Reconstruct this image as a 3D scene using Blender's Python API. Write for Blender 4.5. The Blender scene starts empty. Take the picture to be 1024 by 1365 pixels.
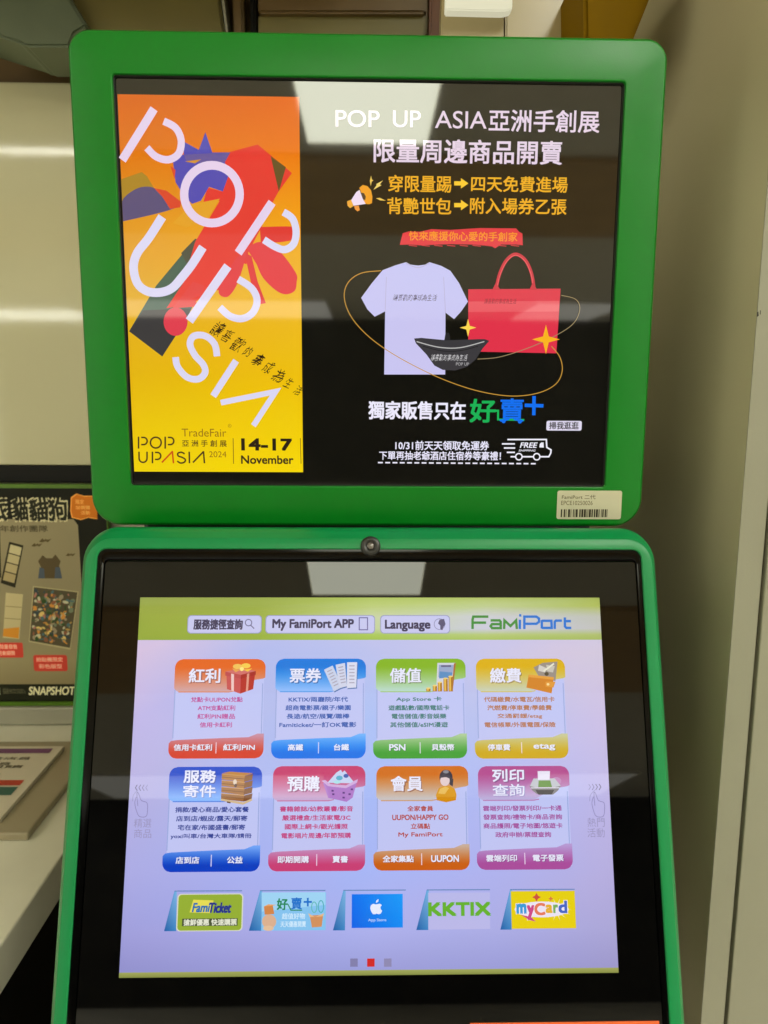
import bpy, bmesh, math, random
from mathutils import Vector, Matrix
from mathutils.geometry import tessellate_polygon
random.seed(7)
sc = bpy.context.scene
COL = sc.collection

# ---------------------------------------------------------------- camera
CAM = Vector((0, 0, 1.5))
YAW, PITCH, ROLL, FPX = 0.02147, 0.15023, -0.00618, 985.0
Fw = Vector((math.sin(YAW)*math.cos(PITCH), math.cos(YAW)*math.cos(PITCH), -math.sin(PITCH)))
_R = Vector((math.cos(YAW), -math.sin(YAW), 0)); _D = Fw.cross(_R)
Rt = _R*math.cos(ROLL) + _D*math.sin(ROLL)
Dn = -_R*math.sin(ROLL) + _D*math.cos(ROLL)
cd = bpy.data.cameras.new('camera'); cam = bpy.data.objects.new('camera', cd); COL.objects.link(cam)
cam.matrix_world = Matrix(((Rt.x, -Dn.x, -Fw.x, CAM.x), (Rt.y, -Dn.y, -Fw.y, CAM.y), (Rt.z, -Dn.z, -Fw.z, CAM.z), (0, 0, 0, 1)))
cd.sensor_fit = 'VERTICAL'; cd.sensor_height = 36; cd.sensor_width = 27; cd.lens = 36*FPX/1365
cd.clip_start = 0.02; cd.clip_end = 60
cd.dof.use_dof = True; cd.dof.focus_distance = 0.52; cd.dof.aperture_fstop = 14
sc.camera = cam

# ---------------------------------------------------------------- light
w = bpy.data.worlds.new('World'); sc.world = w; w.use_nodes = True
bg = w.node_tree.nodes['Background']; bg.inputs[0].default_value = (1.0, 0.96, 0.76, 1); bg.inputs[1].default_value = 1.1
sc.view_settings.view_transform = 'Standard'; sc.view_settings.look = 'None'
sc.view_settings.exposure = 0; sc.view_settings.gamma = 1
sc.render.engine = 'CYCLES'
sc.cycles.use_denoising = True
sc.cycles.max_bounces = 6

# ---------------------------------------------------------------- materials
def lin(c):
    return tuple(((v/255)/12.92 if v/255 <= 0.04045 else ((v/255+0.055)/1.055)**2.4) for v in c[:3])
def mat(name, col, rough=0.5, spec=0.5, coat=0.0, coat_r=0.05, noise=0.0, nscale=20, bump=0.0, bscale=400, emis=None, estr=0, metal=0):
    m = bpy.data.materials.new(name); m.use_nodes = True
    nt = m.node_tree; p = nt.nodes['Principled BSDF']
    p.inputs['Base Color'].default_value = (*col, 1); p.inputs['Roughness'].default_value = rough
    p.inputs['Specular IOR Level'].default_value = spec; p.inputs['Metallic'].default_value = metal
    p.inputs['Coat Weight'].default_value = coat; p.inputs['Coat Roughness'].default_value = coat_r
    if emis: p.inputs['Emission Color'].default_value = (*emis, 1); p.inputs['Emission Strength'].default_value = estr
    tc = nt.nodes.new('ShaderNodeTexCoord')
    if noise:
        n = nt.nodes.new('ShaderNodeTexNoise'); n.inputs['Scale'].default_value = nscale; n.inputs['Detail'].default_value = 6
        nt.links.new(tc.outputs['Object'], n.inputs['Vector'])
        mr = nt.nodes.new('ShaderNodeMapRange'); mr.inputs[1].default_value = 0.3; mr.inputs[2].default_value = 0.7
        mr.inputs[3].default_value = 1-noise; mr.inputs[4].default_value = 1+noise
        nt.links.new(n.outputs['Fac'], mr.inputs[0])
        mx = nt.nodes.new('ShaderNodeVectorMath'); mx.operation = 'SCALE'; mx.inputs[0].default_value = col
        nt.links.new(mr.outputs[0], mx.inputs['Scale']); nt.links.new(mx.outputs[0], p.inputs['Base Color'])
        r2 = nt.nodes.new('ShaderNodeMapRange'); r2.inputs[3].default_value = max(0.01, rough*0.75); r2.inputs[4].default_value = min(1, rough*1.3)
        nt.links.new(n.outputs['Fac'], r2.inputs[0]); nt.links.new(r2.outputs[0], p.inputs['Roughness'])
    if bump:
        b = nt.nodes.new('ShaderNodeBump'); b.inputs['Strength'].default_value = bump; b.inputs['Distance'].default_value = 0.0004
        n2 = nt.nodes.new('ShaderNodeTexNoise'); n2.inputs['Scale'].default_value = bscale; n2.inputs['Detail'].default_value = 3
        nt.links.new(tc.outputs['Object'], n2.inputs['Vector']); nt.links.new(n2.outputs['Fac'], b.inputs['Height'])
        nt.links.new(b.outputs[0], p.inputs['Normal'])
    return m
def screen_mat(name, rough, ior, tint=0.0, base=(0.012, 0.011, 0.009)):
    """a lit display behind glass: emission from the printed colours, reflective glass front"""
    m = mat(name, base, 0.5, 0.0, coat=1.0, coat_r=rough)
    m.node_tree.nodes['Principled BSDF'].inputs['Coat IOR'].default_value = ior
    nt = m.node_tree; p = nt.nodes['Principled BSDF']
    a = nt.nodes.new('ShaderNodeVertexColor'); a.layer_name = 'Col'
    out = a.outputs['Color']
    tc = nt.nodes.new('ShaderNodeTexCoord')
    n = nt.nodes.new('ShaderNodeTexNoise'); n.inputs['Scale'].default_value = 9; n.inputs['Detail'].default_value = 2
    nt.links.new(tc.outputs['Object'], n.inputs['Vector'])
    cr = nt.nodes.new('ShaderNodeValToRGB')
    cr.color_ramp.elements[0].position = 0.32; cr.color_ramp.elements[1].position = 0.68
    cr.color_ramp.elements[0].color = (1-tint, 1-tint*0.3, 1, 1); cr.color_ramp.elements[1].color = (1, 1-tint*0.5, 1-tint*0.5, 1)
    nt.links.new(n.outputs['Fac'], cr.inputs[0])
    mx = nt.nodes.new('ShaderNodeVectorMath'); mx.operation = 'MULTIPLY'
    nt.links.new(out, mx.inputs[0]); nt.links.new(cr.outputs[0], mx.inputs[1])
    nt.links.new(mx.outputs[0], p.inputs['Emission Color'])
    p.inputs['Emission Strength'].default_value = 1.12 if ior > 1.6 else 1.14
    m.cycles.emission_sampling = 'NONE'
    return m
def print_mat(name, rough, coat, k):
    """flat print on paper or film, colours from the mesh"""
    m = mat(name, (0.5, 0.5, 0.5), rough, 0.18, coat)
    nt = m.node_tree; p = nt.nodes['Principled BSDF']
    a = nt.nodes.new('ShaderNodeVertexColor'); a.layer_name = 'Col'
    mx = nt.nodes.new('ShaderNodeVectorMath'); mx.operation = 'SCALE'; mx.inputs['Scale'].default_value = k
    nt.links.new(a.outputs['Color'], mx.inputs[0]); nt.links.new(mx.outputs[0], p.inputs['Base Color'])
    return m

M = {}
M['green'] = mat('green_plastic', (0.0, 0.165, 0.008), 0.33, 0.34, noise=0.04, nscale=30, bump=0.10, bscale=900)
M['green2'] = mat('green_satin_plastic', (0.0, 0.20, 0.052), 0.33, 0.34, noise=0.04, nscale=30, bump=0.08, bscale=900)
M['black'] = mat('black_plastic', (0.010, 0.010, 0.009), 0.35, 0.5, noise=0.1, nscale=60, bump=0.1, bscale=1200)
M['bezel'] = mat('gloss_black_plastic', (0.001, 0.001, 0.001), 0.10, 0.2, noise=0.1, nscale=40)
M['gasket'] = mat('black_rubber', (0.006, 0.006, 0.005), 0.6, 0.3)
M['glass'] = mat('black_glass', (0.001, 0.001, 0.001), 0.02, 0.46, noise=0.15, nscale=12)
M['up_scr'] = screen_mat('advert_display', 0.035, 1.80, 0.05, base=(0.003, 0.003, 0.002))
M['lo_scr'] = screen_mat('touch_display', 0.02, 1.58, 0.06, base=(0.004, 0.004, 0.004))
M['lens'] = mat('lens_glass', (0.10, 0.085, 0.075), 0.15, 0.8, coat=1)
M['label'] = print_mat('paper_label', 0.5, 0.2, 1.35)
M['poster'] = print_mat('poster_print', 0.45, 0.0, 2.3)
M['card'] = print_mat('card_print', 0.45, 0.1, 1.6)
M['wall_gloss'] = mat('glossy_cream_panel', (0.60, 0.57, 0.37), 0.05, 0.6, noise=0.05, nscale=3, bump=0.05, bscale=60)
M['cream'] = mat('cream_laminate', (0.37, 0.36, 0.28), 0.35, 0.5, noise=0.04, nscale=8, bump=0.15, bscale=500)
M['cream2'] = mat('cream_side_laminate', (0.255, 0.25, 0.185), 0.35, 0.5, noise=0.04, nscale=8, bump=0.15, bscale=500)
M['board'] = mat('olive_laminate', (0.50, 0.455, 0.29), 0.32, 0.5, noise=0.10, nscale=3, bump=0.12, bscale=300)
M['counter'] = mat('cream_counter_laminate', (0.80, 0.78, 0.63), 0.4, 0.5, noise=0.06, nscale=10, bump=0.2, bscale=350)
M['dark'] = mat('dark_metal', (0.006, 0.006, 0.005), 0.5, 0.2, noise=0.2, nscale=10)
M['brown'] = mat('brown_panel', (0.16, 0.10, 0.035), 0.4, 0.5, noise=0.15, nscale=6)
M['olive'] = mat('olive_panel', (0.19, 0.16, 0.05), 0.35, 0.5, noise=0.12, nscale=5)
M['greygreen'] = mat('grey_green_plastic', (0.12, 0.15, 0.09), 0.4, 0.5, noise=0.1, nscale=14)
M['ochre'] = mat('ochre_panel', (0.20, 0.108, 0.0), 0.6, 0.06, noise=0.12, nscale=9)
M['redbrown'] = mat('red_brown_wood', (0.16, 0.05, 0.015), 0.4, 0.5, noise=0.2, nscale=25)
M['tray'] = mat('grey_tray_plastic', (0.36, 0.31, 0.20), 0.35, 0.5, noise=0.05, nscale=10)
M['limegreen'] = mat('lime_frame_paint', (0.09, 0.20, 0.01), 0.4, 0.5, noise=0.1, nscale=30)
M['lamp'] = mat('lamp_diffuser', (0.8, 0.8, 0.8), 0.5, 0.3, emis=(1.0, 1.0, 0.88), estr=11.0)
M['lamp2'] = mat('bright_lamp_diffuser', (0.8, 0.8, 0.8), 0.5, 0.3, emis=(1.0, 0.98, 0.86), estr=14.0)
M['lamp5'] = mat('near_lamp_diffuser', (0.8, 0.8, 0.8), 0.5, 0.3, emis=(1.0, 1.0, 0.86), estr=4.5)
M['lamp7'] = mat('strong_lamp_diffuser', (0.8, 0.8, 0.8), 0.5, 0.3, emis=(1.0, 1.0, 0.86), estr=12.5)
M['lamp6'] = mat('soft_lamp_diffuser', (0.8, 0.8, 0.8), 0.5, 0.3, emis=(0.98, 1.0, 0.80), estr=8.4)
M['lamp4'] = mat('far_lamp_diffuser', (0.8, 0.8, 0.8), 0.5, 0.3, emis=(1.0, 0.98, 0.86), estr=1.4)
M['lamp3'] = mat('small_lamp_diffuser', (0.25, 0.25, 0.22), 0.5, 0.3, emis=(1.0, 0.96, 0.70), estr=0.55)  # emission imitates glare on the cupboard doors
M['door'] = mat('warm_cream_laminate', (0.46, 0.37, 0.19), 0.2, 0.5, noise=0.06, nscale=6)
M['ceiling'] = mat('ceiling_tile', (0.86, 0.82, 0.70), 0.8, 0.2, noise=0.03, nscale=4)
M['beam'] = mat('brown_ceiling_beam', (0.66, 0.44, 0.20), 0.6, 0.3, noise=0.1, nscale=3)
M['floor'] = mat('floor_tile', (0.68, 0.65, 0.56), 0.3, 0.5, noise=0.1, nscale=3)
M['shopwall'] = mat('dark_shop_wall', (0.018, 0.016, 0.013), 0.6, 0.3, noise=0.9, nscale=2.5)
M['orange'] = mat('orange_strip', (0.62, 0.10, 0.02), 0.4, 0.5, noise=0.05, nscale=40, emis=(0.8, 0.12, 0.03), estr=0.15)

# ---------------------------------------------------------------- object helpers
WM = {}
def link(o, parent=None, world=None):
    COL.objects.link(o)
    world = world or Matrix.Identity(4)
    if parent is not None:
        o.parent = parent
        o.matrix_local = WM[parent.name].inverted() @ world
    else:
        o.matrix_world = world
    WM[o.name] = world.copy()
    return o
def tag(o, label=None, cat=None, group=None, kind=None):
    if label: o['label'] = label
    if cat: o['category'] = cat
    if group: o['group'] = group
    if kind: o['kind'] = kind
    return o
def empty(name, loc, label, cat, group=None):
    o = bpy.data.objects.new(name, None); o.empty_display_size = 0.05
    link(o, None, Matrix.Translation(loc)); return tag(o, label, cat, group)
def mesh_obj(name, verts, faces, m, parent=None, world=None, smooth=False):
    me = bpy.data.meshes.new(name); me.from_pydata([tuple(v) for v in verts], [], faces); me.materials.append(m)
    if smooth:
        for p in me.polygons: p.use_smooth = True
    me.update()
    return link(bpy.data.objects.new(name, me), parent, world)
def box(name, lo, hi, m, parent=None, bevel=0.0015, world=None, seg=2):
    """box between corners; origin at its bottom centre when top-level"""
    c = Vector(((lo[0]+hi[0])/2, (lo[1]+hi[1])/2, lo[2]))
    bm = bmesh.new(); bmesh.ops.create_cube(bm, size=1)
    for v in bm.verts:
        v.co = Vector(((v.co.x)*(hi[0]-lo[0]), v.co.y*(hi[1]-lo[1]), (v.co.z+0.5)*(hi[2]-lo[2])))
    if bevel: bmesh.ops.bevel(bm, geom=bm.edges[:], offset=bevel, segments=seg, affect='EDGES', profile=0.5)
    me = bpy.data.meshes.new(name); bm.to_mesh(me); bm.free(); me.materials.append(m)
    return link(bpy.data.objects.new(name, me), parent, (world or Matrix.Identity(4)) @ Matrix.Translation(c))
def prism(name, pts, depth, m, parent=None, world=None, bevel=0.002):
    """closed outline in local xy, extruded backwards (-z) by depth"""
    bm = bmesh.new(); vs = [bm.verts.new((p[0], p[1], 0)) for p in pts]
    f = bm.faces.new(vs)
    r = bmesh.ops.extrude_face_region(bm, geom=[f])
    for v in r['geom']:
        if isinstance(v, bmesh.types.BMVert): v.co.z = -depth
    if bevel: bmesh.ops.bevel(bm, geom=bm.edges[:], offset=bevel, segments=2, affect='EDGES')
    bmesh.ops.recalc_face_normals(bm, faces=bm.faces)
    me = bpy.data.meshes.new(name); bm.to_mesh(me); bm.free(); me.materials.append(m)
    return link(bpy.data.objects.new(name, me), parent, world)

# a plane standing in the place; P(x, y) says where a sight line through a spot of the photograph meets it
class Plane:
    def __init__(s, O, U, V):
        s.O = Vector(O); s.U = Vector(U).normalized(); s.V = Vector(V).normalized(); s.N = s.U.cross(s.V)
        s.M = Matrix(((s.U.x, s.V.x, s.N.x, s.O.x), (s.U.y, s.V.y, s.N.y, s.O.y), (s.U.z, s.V.z, s.N.z, s.O.z), (0, 0, 0, 1)))
    def P(s, x, y, n=0.0):
        d = Fw + Rt*((x-512)/FPX) + Dn*((y-682.5)/FPX)
        o = s.O + s.N*n
        t = (o-CAM).dot(s.N)/d.dot(s.N)
        q = CAM + d*t - s.O
        return (q.dot(s.U), q.dot(s.V))
    def W(s, x, y): 
        u, v = s.P(x, y); return s.O + s.U*u + s.V*v
    def box(s, x0, y0, x1, y1):
        xm, ym = (x0+x1)/2, (y0+y1)/2
        return (s.P(x0, ym)[0], s.P(xm, y1)[1], s.P(x1, ym)[0], s.P(xm, y0)[1])   # u0, v0, u1, v1

_tc = {}
def text_geo(s, bold, res=2):
    if s.isascii() and res == 2: res = 5
    k = (s, res)
    if k not in _tc:
        c = bpy.data.curves.new('t', 'FONT'); c.body = s; c.resolution_u = res
        o = bpy.data.objects.new('t', c); COL.objects.link(o)
        me = bpy.data.meshes.new_from_object(o.evaluated_get(bpy.context.evaluated_depsgraph_get()))
        vs = [(v.co.x, v.co.y) for v in me.vertices]; fs = [tuple(p.vertices) for p in me.polygons]
        bpy.data.objects.remove(o); bpy.data.curves.remove(c); bpy.data.meshes.remove(me)
        _tc[k] = (vs, fs)
    return _tc[k]

LAY = 0.00010
class G:
    """flat print gathered into one mesh: outlines, strokes, gradients and lettering, in metres on its plane"""
    def __init__(s, pl, dim=1.0): s.p = pl; s.v = []; s.f = []; s.c = []; s.z = 0; s.dim = dim
    def _add(s, pts, faces, cols):
        b = len(s.v); s.z += 1
        for p in pts: s.v.append((p[0], p[1], s.z*LAY*0.04))
        if isinstance(cols, tuple): cols = [cols]*len(pts)
        s.c += [tuple(x*s.dim for x in lin(c)) for c in cols]
        s.f += [tuple(b+i for i in f) for f in faces]
    def uvpoly(s, pts, col):
        tri = tessellate_polygon([[Vector((p[0], p[1], 0)) for p in pts]])
        fs = []
        for t in tri:
            a, b, c = (pts[i] for i in t)
            if (b[0]-a[0])*(c[1]-a[1])-(b[1]-a[1])*(c[0]-a[0]) < 0: t = (t[0], t[2], t[1])
            fs.append(t)
        s._add(pts, fs, col)
    def poly(s, pts, col): s.uvpoly([s.p.P(*q) for q in pts], col)
    def rect(s, x0, y0, x1, y1, col):
        u0, v0, u1, v1 = s.p.box(x0, y0, x1, y1); s.uvpoly([(u0, v0), (u1, v0), (u1, v1), (u0, v1)], col)
    def rrect(s, x0, y0, x1, y1, r, col):
        u0, v0, u1, v1 = s.p.box(x0, y0, x1, y1); r = r*s.sc(x0, y0)
        s.uvpoly(rr(u0, v0, u1, v1, r, 6), col)
    def sc(s, x, y):
        a = s.p.P(x, y); b = s.p.P(x+1, y); return math.hypot(a[0]-b[0], a[1]-b[1])
    def grid(s, xs, ys, cols):
        pts = [s.p.P(x, y) for y in ys for x in xs]; n = len(xs)
        fs = [((j+1)*n+i, (j+1)*n+i+1, j*n+i+1, j*n+i) for j in range(len(ys)-1) for i in range(n-1)]
        s._add(pts, fs, [c for r in cols for c in r])
    def stroke(s, pts, wpx, col, closed=False, uv=False):
        q = [p if uv else s.p.P(*p) for p in pts]
        h = wpx/2*(1 if uv else s.sc(*pts[0])); n = len(q); L = []; Rr = []
        for i in range(n):
            a = q[i-1] if (i > 0 or closed) else None; b = q[(i+1) % n] if (i < n-1 or closed) else None
            def dr(m, k):
                d = Vector((k[0]-m[0], k[1]-m[1])); return d.normalized() if d.length > 0 else Vector((1, 0))
            d1 = dr(a, q[i]) if a else dr(q[i], b); d2 = dr(q[i], b) if b else d1
            t = (d1+d2); t = t.normalized() if t.length > 1e-6 else d1
            nn = Vector((-t.y, t.x)); k = h/max(0.4, nn.dot(Vector((-d1.y, d1.x))))
            L.append((q[i][0]+nn.x*k, q[i][1]+nn.y*k)); Rr.append((q[i][0]-nn.x*k, q[i][1]-nn.y*k))
        m = n if closed else n-1
        s._add(L+Rr, [(n+i, n+(i+1) % n, (i+1) % n, i) for i in range(m)], col)
    def ell(s, cx, cy, rx, ry, col, ang=0, n=28, wpx=None):
        a = math.radians(ang); pts = []
        for i in range(n):
            t = 2*math.pi*i/n; x = rx*math.cos(t); y = ry*math.sin(t)
            pts.append((cx+x*math.cos(a)-y*math.sin(a), cy+x*math.sin(a)+y*math.cos(a)))
        if wpx: s.stroke(pts, wpx, col, closed=True)
        else: s.poly(pts[::-1], col)
    def text(s, t, x0, y0, x1, y1, col, bold=0.0, shear=0.0, res=2, col2=None, jit=0):
        u0, v0, u1, v1 = s.p.box(x0, y0, x1, y1); s.uvtext(t, u0, v0, u1, v1, col, bold, shear, res, col2, 0, jit)
    def uvtext(s, t, u0, v0, u1, v1, col, bold=0.0, shear=0.0, res=2, col2=None, rot=0, jit=0):
        vs, fs = text_geo(t, bold, res)
        if not vs: return
        if jit:
            q = random.random()*9
            vs = [(x+jit*(math.sin(y*9+x*3+q)+.5*math.sin(y*23+q)), y+jit*(math.sin(x*8+q*2)+.6*math.sin(x*19+y*5))) for x, y in vs]
        vs = [(x+y*shear, y) for x, y in vs]
        ax, bx = min(v[0] for v in vs), max(v[0] for v in vs); ay, by = min(v[1] for v in vs), max(v[1] for v in vs)
        bd = max(0.0, bold)*0.85*(v1-v0)/max(0.3, by-ay)
        if by-ay < 0.3 or bd > 0.3*(v1-v0): bd = 0
        u0 += bd; u1 -= bd; v0 += bd; v1 -= bd
        pts = [(u0+(x-ax)/(bx-ax)*(u1-u0), v0+(y-ay)/max(1e-6, by-ay)*(v1-v0)) for x, y in vs]
        if rot:
            c = Vector((u0, v0)); m = Matrix.Rotation(rot, 2)
            pts = [tuple(c+m@(Vector(p)-c)) for p in pts]
        if col2:
            cols = [tuple(col2[i]+(col[i]-col2[i])*(y-ay)/(by-ay) for i in range(3)) for x, y in vs]
            s._add(pts, fs, cols)
        elif bd > 0:
            for dx, dy in ((1, 1), (-1, 1), (1, -1), (-1, -1), (0, 0)):
                s._add([(p[0]+dx*bd*.8, p[1]+dy*bd*.8) for p in pts], fs, col)
        else: s._add(pts, fs, col)
    def make(s, name, m, parent, layer=1, label=None):
        me = bpy.data.meshes.new(name)
        cx = sum(v[0] for v in s.v)/len(s.v); cy = sum(v[1] for v in s.v)/len(s.v)
        me.from_pydata([(v[0]-cx, v[1]-cy, v[2]) for v in s.v], [], s.f); me.materials.append(m)
        a = me.color_attributes.new('Col', 'FLOAT_COLOR', 'POINT')
        for i, c in enumerate(s.c): a.data[i].color = (*c, 1)
        me.update()
        o = link(bpy.data.objects.new(name, me), parent, s.p.M @ Matrix.Translation((cx, cy, layer*LAY)))
        if label: o['label'] = label
        return o

def rr(u0, v0, u1, v1, r, n=8):
    pts = []
    rs = r if isinstance(r, (list, tuple)) else [r]*4        # br, tr, tl, bl
    for (cx, cy, a0, q) in ((u1-rs[0], v0+rs[0], -90, rs[0]), (u1-rs[1], v1-rs[1], 0, rs[1]), (u0+rs[2], v1-rs[2], 90, rs[2]), (u0+rs[3], v0+rs[3], 180, rs[3])):
        for i in range(n+1):
            a = math.radians(a0+90*i/n); pts.append((cx+q*math.cos(a), cy+q*math.sin(a)))
    return pts
def loft(name, loops, m, parent, world, cap0=False, cap1=False, smooth=True, n=10):
    """loops: (u0, v0, u1, v1, radius, height) rounded rectangles joined one after another"""
    vs = []; fs = []
    for (u0, v0, u1, v1, r, z) in loops: vs += [(x, y, z) for x, y in rr(u0, v0, u1, v1, r, n)]
    k = 4*(n+1)
    for j in range(len(loops)-1):
        for i in range(k): fs.append((j*k+i, j*k+(i+1) % k, (j+1)*k+(i+1) % k, (j+1)*k+i))
    if cap0: fs.append(tuple(range(k))[::-1])
    if cap1: fs.append(tuple(range((len(loops)-1)*k, len(loops)*k)))
    o = mesh_obj(name, vs, fs, m, parent, world)
    bm = bmesh.new(); bm.from_mesh(o.data); bmesh.ops.recalc_face_normals(bm, faces=bm.faces)
    for f in bm.faces: f.smooth = smooth
    for e in bm.edges:
        if len(e.link_faces) == 2 and e.calc_face_angle(0) > math.radians(28): e.smooth = False
    bm.to_mesh(o.data); bm.free()
    return o

# ================================================================ seen or mirrored parts of the room, plus added fill lights and a canopy
WALL = Plane((0, 1.11, 1.5), (1, 0, 0), (0, 0, 1))
def zplane(x, y, z):
    d = Fw + Rt*((x-512)/FPX) + Dn*((y-682.5)/FPX); t = (z-CAM.z)/d.z; return CAM + d*t
def yplane(x, y, Y):
    d = Fw + Rt*((x-512)/FPX) + Dn*((y-682.5)/FPX); t = Y/d.y; return CAM + d*t
YW = zplane(50, 957, 1.0).y          # back wall
WALL = Plane((0, YW, 1.5), (1, 0, 0), (0, 0, 1))
XC = zplane(20, 1233, 1.0).x         # right-hand end of the counter
tag(box('floor', (-6, -12.2, -0.1), (6, YW+0.3, 0), M['floor'], bevel=0), kind='structure')
tag(box('ceiling', (-7, -12.2, 2.9), (7, YW+0.1, 3.0), M['ceiling'], bevel=0), kind='structure')
tag(box('back_wall', (-3, YW+0.02, 0), (3, YW+0.12, 2.9), M['brown'], bevel=0), kind='structure')
tag(box('shop_wall', (-7, -12.4, 0), (7, -12.21, 2.9), M['shopwall'], bevel=0), kind='structure')
tag(box('ceiling_beam', (-7, -5.4, 2.86), (7, -3.45, 2.897), M['beam'], bevel=0.004), kind='structure')

def ceiling_light(x0, y0, x1, y1, label, m, z=2.9):
    e = empty('ceiling_light', ((x0+x1)/2, (y0+y1)/2, z-0.04), label, 'ceiling light', 'ceiling lights of the shop')
    box('diffuser', (x0, y0, z-0.024), (x1, y1, z-0.012), m, e, bevel=0)
    for a, b in (((x0-.02, y0-.02), (x1+.02, y0-0.001)), ((x0-.02, y1+0.001), (x1+.02, y1+.02)), ((x0-.02, y0), (x0-0.001, y1)), ((x1+0.001, y0), (x1+.02, y1))):
        box('frame', (a[0], a[1], z-0.03), (b[0], b[1], z-0.001), M['ceiling'], e, bevel=0)
    return e
ceiling_light(-0.33, -3.2, 0.31, -1.95, 'square ceiling light mirrored above the header of the screens', M['lamp6'])
ceiling_light(1.6, -1.6, 2.4, 0.4, 'ceiling light to the right, nearest the kiosk', M['lamp'])
ceiling_light(-4.2, -2.30, -1.55, -2.18, 'narrow ceiling tube mirrored as thin line in the cream panel', M['lamp2'])
ceiling_light(-6.6, -11.4, -4.7, -9.9, 'far left ceiling light mirrored as the broad streak in the cream panel', M['lamp'])
ceiling_light(-4.1, -11.9, -0.62, -9.7, 'long far ceiling light mirrored across the orange poster picture', M['lamp4'])
ceiling_light(2.4, -11.9, 3.75, -9.7, 'far ceiling light mirrored behind the red bag', M['lamp4'])
ceiling_light(-2.6, -1.4, -2.0, 0.2, 'ceiling light to the left, nearest the counter', M['lamp5'])  # added fill, no lamp known here, brightens the left side
ceiling_light(0.55, -1.75, 1.15, -0.6, 'ceiling light just right of the spot in front of the kiosk', M['lamp7'])
ceiling_light(3.6, -5.6, 4.8, -3.2, 'wide ceiling light on the right, nearer one', M['lamp'])  # this and the next three are added to brighten floor and ceiling
ceiling_light(3.9, -9.0, 5.1, -6.6, 'wide ceiling light on the right, farther one', M['lamp'])
ceiling_light(-5.4, -5.6, -4.2, -3.2, 'wide ceiling light on the left, nearer one', M['lamp'])
ceiling_light(-6.6, -9.0, -5.4, -6.6, 'wide ceiling light on the left, farther one', M['lamp'])

tag(box('soffit', (-3.0, YW-0.42, 2.06), (0.02, YW+0.018, 2.12), M['brown'], bevel=0.003), kind='structure')  # added canopy above the view, darkens the upper left wall

# ---- cream panel on the back wall, black rail below it
p0 = WALL.W(-400, 107); p1 = WALL.W(700, 622)
tag(box('wall_panel', (p0.x, YW-0.012, p1.z), (p1.x, YW+0.018, p0.z), M['wall_gloss'], bevel=0.003), 'glossy cream wall panel left of the upper screen, mirroring ceiling lights', 'wall panel')
q = WALL.W(50, 642)
tag(box('rail', (p0.x, YW-0.010, q.z), (p1.x, YW+0.018, p1.z-0.001), M['dark'], bevel=0.001), 'black rail under the glossy cream wall panel', 'rail')
q2 = WALL.W(50, 942)
tag(box('lower_wall_board', (p0.x, YW-0.004, 1.001), (p1.x, YW+0.018, q.z-0.001), M['cream'], bevel=0.001), 'cream board behind the framed poster above the counter', 'wall panel')
tag(box('upstand', (p0.x, YW-0.030, 1.001), (XC-0.01, YW-0.006, 1.0+0.030), M['cream'], bevel=0.003), 'cream upstand along the back of the counter', 'upstand')

# ---- counter
cn = empty('counter', (XC-1.0, 0.5, 0), 'cream laminate counter left of the green kiosk', 'counter')
box('counter_top', (XC-2.0, -0.2, 0.955), (XC, YW-0.005, 1.0), M['counter'], cn, bevel=0.002)
box('cabinet', (XC-1.98, -0.15, 0.0), (XC-0.03, YW-0.01, 0.953), M['dark'], cn, bevel=0.002)

# ---- grey tray with printed card on the counter
CT = Plane((XC-0.2, 0.8, 1.0), (1, 0, 0), (0, 1, 0))
a = zplane(88, 1052, 1.004); b = zplane(38, 1117, 1.004); c = zplane(0, 1113, 1.004)
xr = (a.x+b.x)/2; yf = b.y; yb = zplane(88, 993, 1.004).y
tr = tag(box('tray', (xr-0.34, yf, 1.0005), (xr, yb, 1.010), M['tray'], bevel=0.002), 'flat grey tray lying on the cream counter under the printed card', 'tray')
CD = Plane((0, 0, 1.0165), (1, 0, 0), (0, 1, 0))
c1_ = zplane(80, 995, 1.0165); c2_ = zplane(0, 1098, 1.0165)
cxr = (c1_.x+c2_.x)/2
cyb = zplane(50, 994, 1.0165).y
card = box('card', (cxr-0.30, yf+0.02, 1.0105), (cxr, cyb, 1.016), mat('white_card', (0.68, 0.62, 0.47), 0.4, 0.5, noise=0.03), bevel=0.0008)
tag(card, 'white printed price card with purple, red and teal bars in the grey tray', 'card')
g = G(CD)
def cbar(y, hgt, colr, x1=cxr-0.012, x0=cxr-0.29): g.uvpoly([(x0, y-hgt), (x1, y-hgt), (x1, y), (x0, y)], colr)
L_ = cyb
def cy(py): return zplane(20, py, 1.0165).y
cbar(cy(998), cy(998)-cy(1004), (95, 60, 90))
for i, (py, s_) in enumerate(((1009, '活動期間門市服務  詳洽店員'), (1016, '本機台提供繳費購票儲值服務'), (1020, '持會員卡享點數回饋'), (1031, '兌換商品請至櫃台  謝謝'), (1066, '注意事項  每人限購二份'), (1073, '請依畫面指示操作'), (1084, '列印後三日內付款'))):
    y_ = cy(py); h_ = 0.008
    g.uvtext(s_, cxr-0.26, y_-h_, cxr-0.03-0.02*(i % 2), y_, (70, 65, 50), 0.01)
cbar(cy(1040), cy(1040)-cy(1047), (150, 55, 40)); cbar(cy(1049), cy(1049)-cy(1060), (45, 80, 70))
g.make('printing', M['card'], card, 1)

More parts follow.
